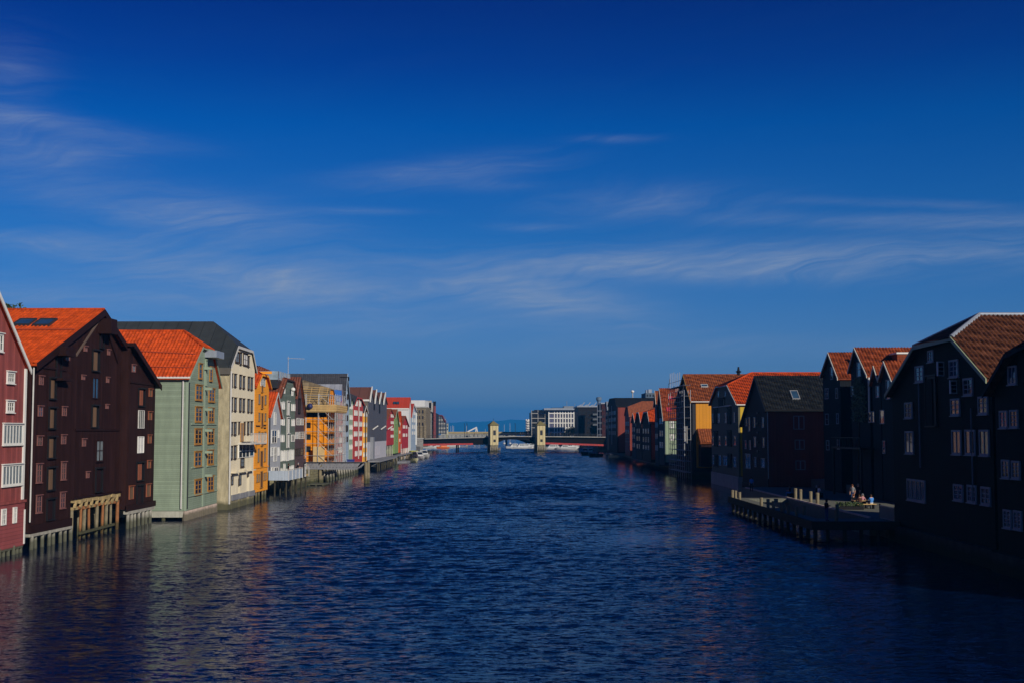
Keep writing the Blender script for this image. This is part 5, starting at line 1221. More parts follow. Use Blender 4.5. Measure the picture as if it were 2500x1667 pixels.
# G houses: blue black gables with red roofs behind the quay
GG = 'blue black gabled houses behind the pier'
def gable_house(label, near, far, tops, X, D, wins, z0=1.38, tile=True):
    b = Bld('gabled_house', label, 'house', 'R', (near, X), (far, X))
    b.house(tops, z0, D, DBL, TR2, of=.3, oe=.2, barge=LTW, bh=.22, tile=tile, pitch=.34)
    b.wins((2000, 840), 4.612, wins, fm=SHW, cols=1, rows=2, fr=.09, mu=.07)
    return b
g1 = gable_house('narrow blue black gabled house with a black stovepipe on its red roof', 2053, 2011, [(2053, 921), (2030, 861), (2011, 917)], 38.0, 12,
                 [(130, 162, 250, 395), (70, 110, 495, 615), (190, 216, 490, 610), (75, 110, 780, 905), (200, 223, 775, 895), (85, 118, 1075, 1190), (208, 232, 1070, 1180)])
g1.part('stovepipe', MB().tube((g1.w*.45+2.6, 2.4, 13.8), (g1.w*.45+2.6, 2.4, 17.5), .25, 8), BLACKW)
g2 = gable_house('blue black gabled house overgrown with ivy below its attic window', 2125, 2080, [(2125, 915), (2095, 849), (2080, 905)], 38.0, 14,
                 [(430, 475, 200, 365), (365, 405, 465, 585), (560, 590, 750, 880)])
g2.part('downspout', MB().tube((g2.w+.1, -.1, 10.5), (g2.w+.1, -.1, 14.2), .12), WHITE)
P = g2.uz(2175, 868); 
dm = g2.part('roof_terrace', MB().box(g2.ridge[0]+1.5, g2.ridge[0]+4.0, 3.2, 6.2, g2.ridge[1]-1.6, g2.ridge[1]-.8), TR2); MB().box(g2.ridge[0]+1.4, g2.ridge[0]+4.1, 3.1, 6.3, g2.ridge[1]-.796, g2.ridge[1]-.62).obj('terrace_roof', WHITE, dm)
g3 = gable_house('slim blue black gable squeezed between two wider gabled houses', 2152, 2132, [(2152, 925), (2142, 894), (2132, 935)], 38.0, 10, [(645, 682, 465, 600), (690, 740, 735, 895)])
g4 = gable_house('blue black gabled house with pointed attic window next to the black green house', 2192, 2154, [(2192, 945), (2167, 883), (2154, 925)], 38.0, 14,
                 [(760, 805, 395, 620), (600, 628, 750, 880), (720, 748, 1080, 1230)])
# balcony and flank wall between gable houses
o = empty('balcony', 'dark timber balcony slung between the gabled houses', 'balcony', (g2.O.x-1.6, g2.O.y-9, 0)); MB().box(0, 1.55, 0, 12, 6.6, 6.8).obj('deck', BLACKW, o)
for i in range(13): MB().box(0, .06, i*.98, i*.98+.06, 6.804, 7.8).obj('baluster', BLACKW, o)
MB().box(-.03, .09, 0, 12, 7.804, 7.88).obj('handrail', BLACKW, o)
for yy in (.2, 11.6): MB().box(.1, .3, yy, yy+.2, 1.4, 6.598).obj('post', BLACKW, o)
# R4 black roofed dark red house
DRD = mat('dark red boarding', (.20, .034, .020), .7, 'vboard', pitch=.42, var=.2, stain=.2)
b = Bld('wharf_house', 'dark red house with black tiled roof and white rooflight beside the quay', 'house', 'R', (1874, 33.0), (1812, 33.0))
b.house([(1874, 997), (1848, 918), (1812, 1036)], 1.3, 13, mat('red boarding darkened for shade', (.028, .010, .009), .7, 'vboard', pitch=.42, var=.2), TBK, of=.3, oe=.5, barge=BLACKW, bh=.25, tile=True, pitch=.34)  # river front's red is darkened in the colour to stand for its shade
c3r, k3r = (1800, 890), 5.06
WN = dict(fm=SHW, cols=1, rows=2, fr=.10, mu=.05)
b.wins(c3r, k3r, [(107, 128, 660, 755), (140, 165, 640, 820), (205, 230, 645, 775), (310, 335, 645, 775), (98, 120, 930, 1035), (153, 172, 930, 1045), (210, 235, 882, 1015), (318, 342, 890, 1020), (105, 170, 1095, 1280, dict(cols=2)), (216, 240, 1135, 1260), (300, 345, 1150, 1270)], **WN)
b.wins((0, 0), 1, [(1937, 1963, 1014, 1047), (1940, 1964, 1072, 1096), (1942, 1966, 1123, 1146)], face='s', fm=SHW, cols=2, rows=1, fr=.08, mu=.09)
b.skylight(1931, 955, 1950, 975, 1, fm=SHW)
b.part('flank_wall', MB().box(b.w, b.w+.05, .1, 12.8, 1.4, b.T[-1][1]-.3), DRD)
b.pipe(b.w+.12, .0, 2.4, b.T[-1][1]-.2, OLDW, .05); b.gutter(BLACKW)
for yy in (1007, 1032, 1055, 1078, 1100): u, z = b.uz(1851, yy); b.part('hatch_sill', MB().box(u-.6, u+.6, -.15, .02, z-.1, z+.1), BLACKW)
b.part('quay_base', MB().box(0, b.w, -.1, 12, -2, 1.29), MUD)
# R5 olive grey front, yellow flank
OLV = mat('olive grey render', (.11, .105, .068), .8, 'plaster', stain=.15)
YLF = mat('bright yellow boarding', (.55, .36, .02), .7, 'vboard', pitch=.5, var=.15, stain=.15)
b = Bld('wharf_house', 'olive grey fronted house with yellow flank and orange half-hipped roof', 'house', 'R', (1803, 33.0), (1737, 33.0))
b.house([(1803, 984), (1781, 940), (1753, 944), (1737, 986)], 1.9, 22, OLV, TO, hip=True, dh=4.4, of=.35, oe=.35, barge=OLDW, bh=.16, tile=True, pitch=.34, ridge=TO)
b.part('flank_wall', MB().box(b.w, b.w+.05, .25, 21.5, 2, b.T[-1][1]-.35), YLF)
b.part('plinth', MB().box(-.05, b.w+.1, -.15, 4, -.2, 1.9), CONC); b.gutter(WHITE)
c2r, k2r = (1640, 890), 5.225
b.wins(c2r, k2r, [(518, 536, 620, 740), (592, 620, 615, 740), (680, 706, 608, 740), (790, 813, 600, 735), (520, 542, 905, 1030), (600, 628, 900, 1030), (680, 706, 900, 1030), (795, 826, 900, 1030), (524, 550, 1150, 1275), (605, 636, 1150, 1282), (660, 716, 1155, 1285, dict(cols=2)), (790, 828, 1165, 1305), (588, 610, 335, 410), (678, 697, 335, 402)], fm=SHW, cols=1, rows=3, fr=.11, mu=.06)
b.hatches(c2r, k2r, [(545, 590, 560, 745), (720, 760, 545, 745), (550, 592, 850, 1030), (722, 765, 840, 1030), (548, 596, 1150, 1290), (722, 768, 1140, 1300), (605, 680, 430, 520)], DBL, frame=DBL)
b.part('string_course', MB().box(b.w*.12, b.w*.78, -.2, .02, b.uz(1768, 992)[1], b.uz(1768, 992)[1]+.15), OLDW)
b.skylight(1816, 944, 1827, 949, 0); b.skylight(1828.5, 944, 1839, 949, 0)
# R6 orange flank with scaffolded front
ORF = mat('orange ochre boarding', (.62, .25, .012), .7, 'vboard', pitch=.6, var=.14, stain=.12)
b = Bld('wharf_house', 'orange flanked wharf house with brown tile roof and scaffolded river front', 'house', 'R', (1691, 32.3), (1652, 32.3))
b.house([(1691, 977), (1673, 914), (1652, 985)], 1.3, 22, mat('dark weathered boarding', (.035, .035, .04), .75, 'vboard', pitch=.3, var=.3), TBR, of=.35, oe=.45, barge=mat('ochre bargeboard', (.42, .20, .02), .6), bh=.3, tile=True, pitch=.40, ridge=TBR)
b.part('flank_wall', MB().box(b.w, b.w+.06, .6, 21.5, 2, b.T[-1][1]-.35), ORF); b.gutter(WHITE)
zz = b.uz(1691, 1045, 0)[1]; zy = b.uz(1691, 1080)[1]
lt = b.part('lean_to_roof', MB().slab([[(b.w+3.6, .8, zy), (b.w+3.6, 15, zy), (b.w+.06, 15, zz), (b.w+.06, .8, zz)]], .15), TBR); stuff(place('roof_tiles', tile_mesh([(b.w+3.6, .8, zy), (b.w+3.6, 15, zy), (b.w+.06, 15, zz), (b.w+.06, .8, zz)], TBR, .4), lt))
b.part('lean_to_wall', MB().box(b.w+.08, b.w+3.3, 1.0, 15, 2.3, zy-.3), BRN)
b.skylight(1711, 939, 1728, 945, 1, fm=OLDW); b.part('chimney_pot', MB().lathe([(.35, b.ridge[1]-.3), (.3, b.ridge[1]+.5), (.6, b.ridge[1]+.7), (.25, b.ridge[1]+.9), (.15, b.ridge[1]+1.6)], 8, (b.ridge[0], 10, 0)), BLACKW)
b.part('quay_base', MB().box(0, b.w, -.1, 12, -2, 1.29), MUD)
SC = empty('scaffold', 'tall tubular scaffold on the shaded river front of the orange flanked house', 'scaffold', b.O, b.root.rotation_euler.z)
zt_ = b.ridge[1]-1.0; nu = 9
fu = [-.3+i*(b.w+.6)/(nu-1) for i in range(nu)]
SCD = mat('dull scaffold tube', (.30, .31, .33), .45, metal=.4, stain=.2)
for i, u in enumerate(fu):
    for d in (-1.5, -.4): MB().tube((u, d, -1.5), (u, d, zt_+(1.8 if i in (1, 2, 3) else -2)), .055).obj('standard', SCD, SC)
for j_ in range(9):
    z = 1.2+j_*1.95
    for d in (-1.5, -.4): MB().tube((fu[0], d, z), (fu[-1], d, z), .045).obj('ledger', SCD, SC)
    MB().tube((fu[0], -1.5, z+1.0), (fu[-1], -1.5, z+1.0), .04).obj('guard_rail', SCD, SC); MB().box(fu[0], fu[-1], -1.45, -.45, z-.06, z-.01).obj('plank', GREYT, SC)
    k = j_ % (nu-1); MB().tube((fu[k], -1.55, z), (fu[k+1], -1.55, z+1.95), .045).obj('brace', SCD, SC)
MB().box(b.w-.2, b.w+3.5, -1.5, -1.44, zz-2.6, zz-2.3).obj('plank', OLDW, SC); MB().tube((b.w-.2, -1.5, zz-.6), (b.w+3.4, -1.5, zz-.6), .07).obj('guard_rail', OLDW, SC)
for u in (b.w-.1, b.w+1.1, b.w+3.4): MB().tube((u, -1.5, zz-4.5 if u < b.w else zz-2.6), (u, -1.5, zz+.4), .07).obj('standard', OLDW, SC)
# R7 sage house and its blue neighbour
SG2 = mat('pale sage boarding', (.27, .34, .22), .7, 'vboard', pitch=.6, var=.15, stain=.15); DBB = mat('slate blue boarding', (.022, .034, .05), .7, 'vboard', pitch=.4, var=.3)
REDG = mat('red rooflight blind', (.42, .045, .06), .4)
b = Bld('wharf_house', 'sage flanked house with orange tile roof and two red rooflights', 'house', 'R', (1622, 32.2), (1609, 32.2))
b.house([(1622, 1021), (1613, 948), (1609, 985)], 1.3, 16, DBB, TR2, of=.3, oe=.3, barge=LTW, bh=.35, tile=True, pitch=.42)
b.part('flank_wall', MB().box(b.w, b.w+.06, .2, 15.5, 2, b.T[-1][1]-.35), SG2); b.skylight(1632, 967.5, 1643, 977, 1, pm=REDG, fm=REDG); b.skylight(1627, 994.5, 1639, 1004, 1, pm=REDG, fm=REDG)
b.wins((0, 0), 1, [(1635, 1646, 1027, 1044), (1635, 1646, 1059, 1074)], face='s', fm=WHITE, cols=1, rows=1, fr=.3); b.grid([(1611, 1614), (1616, 1619)], 1615, [(1020, 1034), (1050, 1064), (1078, 1092)], fm=WHITE, cols=1, rows=2)
b = Bld('wharf_house', 'slate blue gabled house with narrow brown roof and white bargeboard', 'house', 'R', (1607.5, 32.2), (1599, 32.2))
b.house([(1607.5, 1020), (1602.5, 953), (1599, 990)], 1.0, 16, DBB, TBR, of=.3, oe=.2, barge=LTW, bh=.4)
b.grid([(1600.5, 1602.3), (1604, 1606)], 1603, [(1030, 1042), (1058, 1070), (1086, 1098)], fm=WHITE, cols=1, rows=2)
# R8 red and dark row
RDF = mat('signal red boarding', (.50, .062, .02), .7, 'vboard', pitch=.6, var=.14); DKF = mat('dark red brown boarding', (.035, .013, .011), .7, 'vboard', pitch=.4, var=.3)
b = Bld('wharf_house', 'signal red flanked house with half-hipped bright orange roof', 'house', 'R', (1588, 32.2), (1568, 32.2))
b.house([(1588, 1030), (1583.5, 1004), (1574, 1006), (1568, 1032)], 1.3, 16, DKF, TO, hip=True, dh=6.5, of=.3, oe=.4, barge=OLDW, bh=.25, tile=True, pitch=.42)
b.part('flank_wall', MB().box(b.w, b.w+.06, .2, 15.5, 2, b.T[-1][1]-.4), RDF); b.grid([(1570, 1572.5), (1576, 1578.5), (1582, 1584.5)], 1577, [(1045, 1057), (1066, 1078), (1086, 1096)], fm=OLDW, cols=1, rows=2)
b = Bld('wharf_house', 'dark house with half-hipped orange roof between the signal red house and a pale gable', 'house', 'R', (1566.5, 32.3), (1553, 32.3))
b.house([(1566.5, 1028), (1562.5, 1006), (1557, 1007), (1553, 1030)], 1.3, 16, DKF, TO, hip=True, dh=7.5, of=.3, oe=.3, barge=OLDW, bh=.25)
b.grid([(1555, 1557), (1560, 1562)], 1560, [(1045, 1056), (1064, 1075), (1083, 1094)], fm=OLDW, cols=1, rows=2)
b = Bld('wharf_house', 'grey blue house with pale bargeboards and orange roof hard by the dark row', 'house', 'R', (1552, 32.4), (1543, 32.4))
b.house([(1552, 1028), (1548, 1008), (1543, 1030)], 1.3, 14, DBB, TO, of=.3, oe=.2, barge=LTW, bh=.35)
b.grid([(1544.5, 1546), (1548.5, 1550)], 1548, [(1042, 1052), (1060, 1070), (1080, 1090)], fm=WHITE, cols=1, rows=2)
b = Bld('wharf_house', 'red walled house under a wide rust brown roof further along the shaded bank', 'house', 'R', (1538, 33.2), (1526, 33.2))
b.house([(1538, 1014), (1535, 992), (1530, 993), (1526, 1012)], 1.6, 26, DRD, RTD, hip=True, dh=4, of=.3, oe=.3); b.grid([(1528, 1530), (1533, 1535)], 1532, [(1028, 1038), (1048, 1058), (1068, 1078)], fm=OLDW, cols=1, rows=2)
b = Bld('wharf_house', 'large dark house with bright red flank and long black roof near the bridge', 'house', 'R', (1507, 33.4), (1485, 33.4))
b.house([(1507, 990), (1503, 970), (1490, 972), (1485, 990)], 1.6, 40, DKF, TBK, of=.3, oe=.3)
b.part('flank_wall', MB().box(b.w, b.w+.06, .3, 39, 2, b.T[-1][1]-.4), DRD)
b.grid([(1487, 1489), (1491.5, 1493.5), (1496, 1498), (1500.5, 1503)], 1496, [(1003, 1012), (1019, 1028), (1035, 1044), (1051, 1060)], fm=OLDW, cols=2, rows=2)
b.pipe(b.w*.45, -.1, 4, 17, OLDW, .12)
vp = b.part('vent_pipe', MB().tube((b.w*.7, 6, b.ridge[1]-2), (b.w*.7, 6, b.ridge[1]+1.6), .2, 8), GALV); MB().lathe([(.25, -.4), (.55, -.1), (.55, .2), (.2, .5)], 10, (b.w*.7, 6, b.ridge[1]+1.9)).obj('cowl', WHITE, vp, True)
b = Bld('wharf_building', 'blue grey topped dark building just before the bridge end', 'building', 'R', (1484, 36.0), (1478.5, 36.0))
b.house([(1484, 998), (1482, 979), (1479.5, 980), (1478.5, 990)], 1.6, 14, DBB, ZINC, of=.3, oe=.3); b.grid([(1479.5, 1480.8), (1482, 1483.4)], 1481, [(1005, 1014), (1022, 1030), (1038, 1046)], fm=OLDW, cols=1, rows=2)
b = facing('building', 'blue grey flat block with roof plant rising behind the shaded row', 'building', 1577, 1605, 420)
zt_ = b.uz(1590, 958)[1]; b.part('wall', MB().box(0, b.w, 0, 14, 2, zt_), mat('blue grey render', (.085, .12, .16), .8)); b.part('rooftop_plant', MB().box(b.w*.3, b.w*.6, 2, 8, zt_+.004, zt_+1.2), ZINC); b.part('rooftop_plant', MB().box(b.w*.1, b.w*.2, 2, 5, zt_+.004, zt_+1.0), ZINC)
b.grid([(1580, 1583), (1587, 1590), (1594, 1597)], 1590, [(962, 967), (972, 978)], fm=DARKM, cols=1, rows=1)
b = facing('house', 'added dark gabled house behind the rust brown roof, placed to shade a red flank', 'house', 1596, 1640, 380)  # added inland house, there to cast shade on the red flank near the bridge
b.part('wall', MB().prism([(0, 2.3), (b.w, 2.3), (b.w, 12.2), (b.w*.5, 14.6), (0, 12.2)], 0, 12), DKF); b.part('roof', MB().slab([[(-.4, -.3, 12.15), (b.w*.5, -.3, 14.75), (b.w*.5, 12.3, 14.75), (-.4, 12.3, 12.15)], [(b.w*.5, -.3, 14.75), (b.w+.4, -.3, 12.15), (b.w+.4, 12.3, 12.15), (b.w*.5, 12.3, 14.75)]], .15), TBK)
b.win(1, 2, 9, 10.4, fm=OLDW); b.win(3, 4, 9, 10.4, fm=OLDW)
# small timber landing near the bridge
o = empty('landing_stage', 'small grey timber landing stage under the dark house near the bridge', 'jetty', (0, 0, 0)); LY = 412
x0, x1 = (1482-1250)/FPX*CP*LY, (1528-1250)/FPX*CP*LY; za, zb = at_y(1500, 1088, LY).z, at_y(1500, 1098, LY).z
MB().box(x0, x1, 0, 5, zb, zb+.3).obj('deck', GREYT, o); MB().box(x0, x1, -.05, .05, za-.1, za).obj('handrail', OLDW, o)
for i in range(11): MB().box(x0+i*(x1-x0-.1)/10, x0+i*(x1-x0-.1)/10+.1, -.05, .05, zb+.304, za-.104).obj('rail_post', GREYT, o)
for i in range(4): MB().lathe([(.16, -2), (.16, zb)], 8, (x0+.3+i*(x1-x0-.6)/3, .4, 0)).obj('pile', PILEG, o)

# ------------------------------------------------------------------ quay and pier
QZ = 1.4
PAV = mat('pale pier paving', (.14, .14, .105), .9, 'plaster', stain=.4, sscale=1.2, bump=.25)
q = struct(MB().vprism([(29.2, 104.5), (29.2, 163), (38.4, 163), (38.4, 100.3), (30.0, 100.3), (30.0, 104.5)], -2, QZ).obj('pavement', PAV))
p = empty('pier', 'low timber pier round a dark boat basin in front of the gabled houses', 'pier', (23.3, 99, 0))
FW = 1.6; PIERP = mat('timber pile darkened for shade', (.05, .045, .03), .8, 'wood')  # pier piles and edges carry the shade below in their dark colour
MB().box(0, 6.7, 0, 5.4, QZ-.35, QZ).obj('deck', PAV, p); MB().box(0, FW, 5.404, 38, QZ-.35, QZ).obj('deck', PAV, p); MB().box(FW+.004, 5.89, 36, 38, QZ-.35, QZ).obj('deck', PAV, p)
MB().box(-.12, -.004, -.1, 38, QZ-.5, QZ+.16).obj('edge_beam', PIERP, p); MB().box(0, 6.7, -.12, -.004, QZ-.5, QZ+.16).obj('edge_beam', PIERP, p)
for i in range(16): MB().lathe([(.17, -2), (.16, QZ-.36)], 8, (.25, .4+i*2.45, 0)).obj('support_pile', PIERP, p)
for i in range(5): MB().lathe([(.17, -2), (.16, QZ-.36)], 8, (1.2+i*1.3, .3, 0)).obj('support_pile', PIERP, p)
BOL = 'timber bollards along the pier'
bm = MB().lathe([(.14, 0), (.15, .25), (.155, .72), (.165, .74), (.165, .86), (.13, .89)], 10).mesh('bollard', PILE)
for i, (px, py) in enumerate(((1773, 1213), (1786, 1217), (1798, 1220), (1853, 1236), (1872, 1241), (1887, 1245), (1903, 1251), (1912, 1252), (1925, 1256), (1944, 1262), (1963, 1256), (2042, 1271), (2044, 1252))):
    P = at_z(px, py, QZ)
    x = min(max(P.x, 23.55), 29.6); o = tag(place('bollard', bm, None, (x, min(max(P.y, 99.4), 136.5), QZ), rz=i), 'stubby timber bollard on the outer pier edge', 'bollard', BOL); o.scale = (1, 1, random.uniform(.85, 1.05))
for i, (px, py) in enumerate(((1938, 1219), (1956, 1222), (1972, 1228), (1994, 1232))):
    P = at_z(px, py, QZ); o = tag(place('bollard', bm, None, (29.5, P.y, QZ), rz=i), 'taller timber bollard on the inner edge of the boat basin', 'bollard', 'bollards by the boat basin'); o.scale = (1.1, 1.1, 1.35)
kb = tag(MB().box(29.22, 29.42, 104.8, 160, QZ+.004, QZ+.14).obj('kerb_beam', PILEP), 'pale timber kerb along the inner edge of the boat basin', 'kerb')
rl = empty('railing', 'pale steel bar railing at the near end of the pier', 'railing', (30.05, 100.5, QZ))
for i in range(24): MB().box(.0, .04, i*.17, i*.17+.035, .1, 1.05).obj('bar', GALV, rl)
MB().box(-.02, .06, 0, 3.95, 1.054, 1.11).obj('top_rail', GALV, rl); MB().box(0, .05, 0, 3.95, .05, .096).obj('bottom_rail', GALV, rl); MB().box(-.02, .07, -.12, -.004, 0, 1.2).obj('post', PILE, rl); MB().box(-.02, .07, 3.954, 4.07, 0, 1.2).obj('post', PILE, rl)

# ------------------------------------------------------------------ people
SKIN = mat('skin', (.50, .27, .18), .55, stain=.05); HBR = mat('brown hair', (.06, .03, .015), .6); HGI = mat('ginger hair', (.35, .12, .03), .6); HGR = mat('grey hair', (.35, .35, .35), .6); SHOE = mat('dark shoes', (.02, .02, .02), .6)
JEAN = mat('blue denim', (.035, .07, .17), .85); BLK = mat('black cloth', (.012, .012, .014), .85); WCL = mat('white cloth', (.68, .68, .68), .8); BRC = mat('dark brown cloth', (.07, .03, .022), .85); BLC = mat('bright blue cloth', (.05, .2, .5), .8); PNK = mat('rose cloth', (.4, .18, .2), .8); GRC = mat('grey cloth', (.2, .2, .2), .85); CRC = mat('cream trousers', (.6, .56, .48), .8)
def skeleton(pose):
    j = {}
    if pose in ('stand', 'lean', 'hold'):
        fw = .28 if pose == 'lean' else 0.0
        j = {'pel': (0, 0, .95), 'spi': (0, fw*.35, 1.17), 'che': (0, fw*.75, 1.36), 'nec': (0, fw+.01, 1.49), 'hea': (0, fw+.05, 1.61), 'top': (0, fw+.05, 1.70)}
        for s, q in ((-1, 'l'), (1, 'r')):
            if pose == 'stand': e, w_, h_ = (.25*s, -.03, 1.13), (.24*s, .10, .90), (.23*s, .14, .82)
            elif pose == 'lean': e, w_, h_ = (.27*s, fw+.16, 1.16), (.22*s, fw+.36, 1.02), (.2*s, fw+.43, .99)
            else: e, w_, h_ = (.25*s, .02, 1.14), (.14*s, .26, 1.20), (.08*s, .33, 1.23)
            j.update({'sh'+q: (.18*s, fw*.85, 1.41), 'el'+q: e, 'wr'+q: w_, 'ha'+q: h_, 'hi'+q: (.09*s, 0, .90), 'kn'+q: (.105*s, .04, .5), 'an'+q: (.11*s, 0, .085), 'to'+q: (.125*s, .15, .035)})
    else:   # sitting
        fw = .18 if pose == 'sitlean' else .03
        j = {'pel': (0, 0, .54), 'spi': (0, fw*.4, .76), 'che': (0, fw*.8, .96), 'nec': (0, fw+.02, 1.09), 'hea': (0, fw+.07, 1.20), 'top': (0, fw+.07, 1.29)}
        for s, q in ((-1, 'l'), (1, 'r')):
            j.update({'sh'+q: (.18*s, fw*.9, 1.01), 'el'+q: (.26*s, fw+.10, .78), 'wr'+q: (.17*s, fw+.32, .76), 'ha'+q: (.13*s, fw+.40, .77), 'hi'+q: (.09*s, .03, .52), 'kn'+q: (.13*s, .44, .53), 'an'+q: (.12*s, .42, .085), 'to'+q: (.13*s, .57, .035)})
    return j
RAD = dict(pel=(.155, .115), spi=(.145, .11), che=(.165, .115), nec=(.06, .06), hea=(.085, .10), top=(.06, .075), sh=(.065, .065), el=(.047, .047), wr=(.034, .034), ha=(.038, .022), hi=(.09, .09), kn=(.062, .062), an=(.042, .045), to=(.04, .03))
PC = {}
def person(label, pose, loc, rz, top, legs, hair, longhair=False, group=None, fingers=True, scale=1.0):
    key = (pose, top.name, legs.name, fingers)
    if key not in PC:
        j = skeleton(pose); names = list(j); vs = [Vector(j[n]) for n in names]; rr = [RAD.get(n, RAD.get(n[:2])) for n in names]
        E = [('pel', 'spi'), ('spi', 'che'), ('che', 'nec'), ('nec', 'hea'), ('hea', 'top')]
        for q in 'lr': E += [('che', 'sh'+q), ('sh'+q, 'el'+q), ('el'+q, 'wr'+q), ('wr'+q, 'ha'+q), ('pel', 'hi'+q), ('hi'+q, 'kn'+q), ('kn'+q, 'an'+q), ('an'+q, 'to'+q)]
        ed = [(names.index(a), names.index(c)) for a, c in E]
        reg = {}
        for i, (a, c) in enumerate(E):
            k = a[:2]
            reg[i] = 1 if (a in ('pel', 'spi') and c in ('spi', 'che')) or c[:2] == 'sh' or (a[:2] == 'sh') else 2 if c[:2] in ('hi', 'kn') else 2 if c[:2] == 'an' else 3 if c[:2] == 'to' else 0
        if fingers:
            for q, sgn in (('l', -1), ('r', 1)):
                h = Vector(j['ha'+q]); w_ = Vector(j['wr'+q]); d = (h-w_).normalized(); sd = d.cross(Vector((0, 0, 1))); sd = sd.normalized() if sd.length > .1 else Vector((1, 0, 0)); dn = Vector((0, 0, -1)) if abs(d.z) < .8 else Vector((0, 1, 0))
                hi = names.index('ha'+q)
                for f, (off, ln) in enumerate(((-.027, .062), (-.009, .074), (.009, .070), (.027, .055), (-.045, .05))):
                    base = h+sd*off+d*(.012 if f < 4 else -.02); mid = base+d*ln*.5+(sd*-.012 if f == 4 else dn*.006); tip = mid+d*ln*.45+dn*.018
                    i0 = len(vs); vs += [mid, tip]; rr += [(.010, .010), (.008, .008)]; ed += [(hi, i0), (i0, i0+1)]; reg[len(ed)-2] = 0; reg[len(ed)-1] = 0
        me = bpy.data.meshes.new('person_cage'); me.from_pydata([tuple(v) for v in vs], ed, []); ob = bpy.data.objects.new('person_cage', me); COL.objects.link(ob)
        sk = ob.modifiers.new('skin', 'SKIN'); sk.use_smooth_shade = True
        for i, sv_ in enumerate(me.skin_vertices[0].data): sv_.radius = rr[i]; sv_.use_root = (i == 0)
        sb = ob.modifiers.new('sub', 'SUBSURF'); sb.levels = 1; sb.render_levels = 1
        dg = bpy.context.evaluated_depsgraph_get(); em = bpy.data.meshes.new_from_object(ob.evaluated_get(dg)); em.name = 'person'
        bpy.data.objects.remove(ob)
        em.materials.clear()
        for m_ in (SKIN, top, legs, SHOE): em.materials.append(m_)
        segs = [(vs[a], vs[c], reg[i]) for i, (a, c) in enumerate(ed)]
        for p_ in em.polygons:
            c = p_.center; best = 9; rg = 0
            for (a, d_, g_) in segs:
                ab = d_-a; t_ = max(0, min(1, (c-a).dot(ab)/max(ab.length_squared, 1e-8))); dd = (c-a-ab*t_).length
                if dd < best: best = dd; rg = g_
            p_.material_index = rg
        em.shade_smooth(); PC[key] = (em, j)
    em, j = PC[key]
    o = tag(place('person', em, None, loc, rz), label, 'person', group)
    if scale != 1: o.scale = (scale,)*3
    h = Vector(j['hea']); n = 10; hb = MB()
    prof = [(.02, .155), (.075, .135), (.112, .08), (.118, .02), (.112, -.05), (.10, -.10 if not longhair else -.16)]+([(.10, -.30)] if longhair else [])
    vs = []; fs = []
    for (r_, z) in prof:
        for i in range(n):
            t_ = math.pi*(.93+1.14*i/(n-1)) if z < .06 else math.pi*(.93+1.14*i/(n-1)); vs.append((h.x+r_*math.cos(t_)*.88, h.y-.005+r_*math.sin(t_)*1.02, h.z+z))
    for k in range(len(prof)-1):
        for i in range(n-1): fs.append((k*n+i, (k+1)*n+i, (k+1)*n+i+1, k*n+i+1))
    cap = len(vs); vs += [(h.x-.06, h.y+.085, h.z+.105), (h.x+.06, h.y+.085, h.z+.105)]; fs += [(0, cap+1, cap), (0, cap, 2*n-1+0), (n-1, cap+1, n-1)][:1]
    ho = hb.add(vs, fs).obj('hair', hair, o, True); sm = ho.modifiers.new('thick', 'SOLIDIFY'); sm.thickness = .02
    fc = MB().lathe([(.003, -.03), (.014, -.02), (.010, .0), (.004, .03)], 6, (h.x, h.y+.112, h.z-.005)).obj('nose', SKIN, o, True)
    for s in (-1, 1):
        MB().lathe([(.003, -.012), (.012, 0), (.003, .012)], 6, (h.x+.035*s, h.y+.096, h.z+.02)).obj('eye', SHOE, o)
        MB().lathe([(.006, -.03), (.016, 0), (.006, .03)], 6, (h.x+.092*s, h.y, h.z)).obj('ear', SKIN, o)
    return o
def onq(px, py, z=None): P = at_z(px, py, QZ if z is None else z); return (P.x, P.y, QZ if z is None else z)
x, y, z = onq(2018, 1271); person('person in blue jeans and black jacket standing on the pier end looking at hands', 'hold', (min(x, 25.2), max(y, 99.6), z), R(-70), BLK, JEAN, HBR)
SEAT = .0
def bench(label, loc, rz, l=1.8, m=None):
    o = empty('bench', label, 'bench', loc, rz)
    for k in (-.17, 0, .17): MB().box(-l/2, l/2, k-.07, k+.07, .40, .45).obj('slat', m or PLANK, o)
    for s in (-1, 1): MB().box(s*(l/2-.2)-.05, s*(l/2-.2)+.05, -.2, .2, 0, .398).obj('leg', DARKM, o)
    return o
def table(label, loc, rz, l=1.9):
    o = empty('table', label, 'table', loc, rz)
    for k in range(4): MB().box(-l/2, l/2, -.4+k*.2, -.4+k*.2+.185, .70, .745).obj('slat', PLANK, o)
    for s in (-1, 1):
        MB().bar((s*(l/2-.25), -.42, 0), (s*(l/2-.25), .1, .698), .07).obj('leg', DARKM, o); MB().bar((s*(l/2-.25)+.08, .42, 0), (s*(l/2-.25)+.08, -.1, .698), .07).obj('leg', DARKM, o)
    return o
B = onq(1997, 1214); bench('low dark bench carrying the person in white by the boat basin', (B[0], B[1], QZ), R(90), 2.2, BLACKW)
person('person in white shirt sitting with back turned on the bench by the boat basin', 'sit', (B[0], B[1]-.35, QZ-.03), R(-80), WCL, BLK, HBR)
person('dark dressed person sitting beside the one in white on the bench', 'sit', (B[0]-.1, B[1]+.45, QZ-.03), R(-100), BLK, BLK, HGR)
B = onq(2082, 1224); person('long haired person in grey top and jeans standing behind the picnic group', 'stand', B, R(150), GRC, JEAN, HGI, True)
B2 = onq(2096, 1222); person('grey haired person in black standing behind the picnic group', 'stand', B2, R(130), BLK, BLK, HGR)
T_ = onq(2104, 1240); TT = Vector(T_); tr = R(12)
table('slatted picnic table on the sunlit quay', T_, tr)
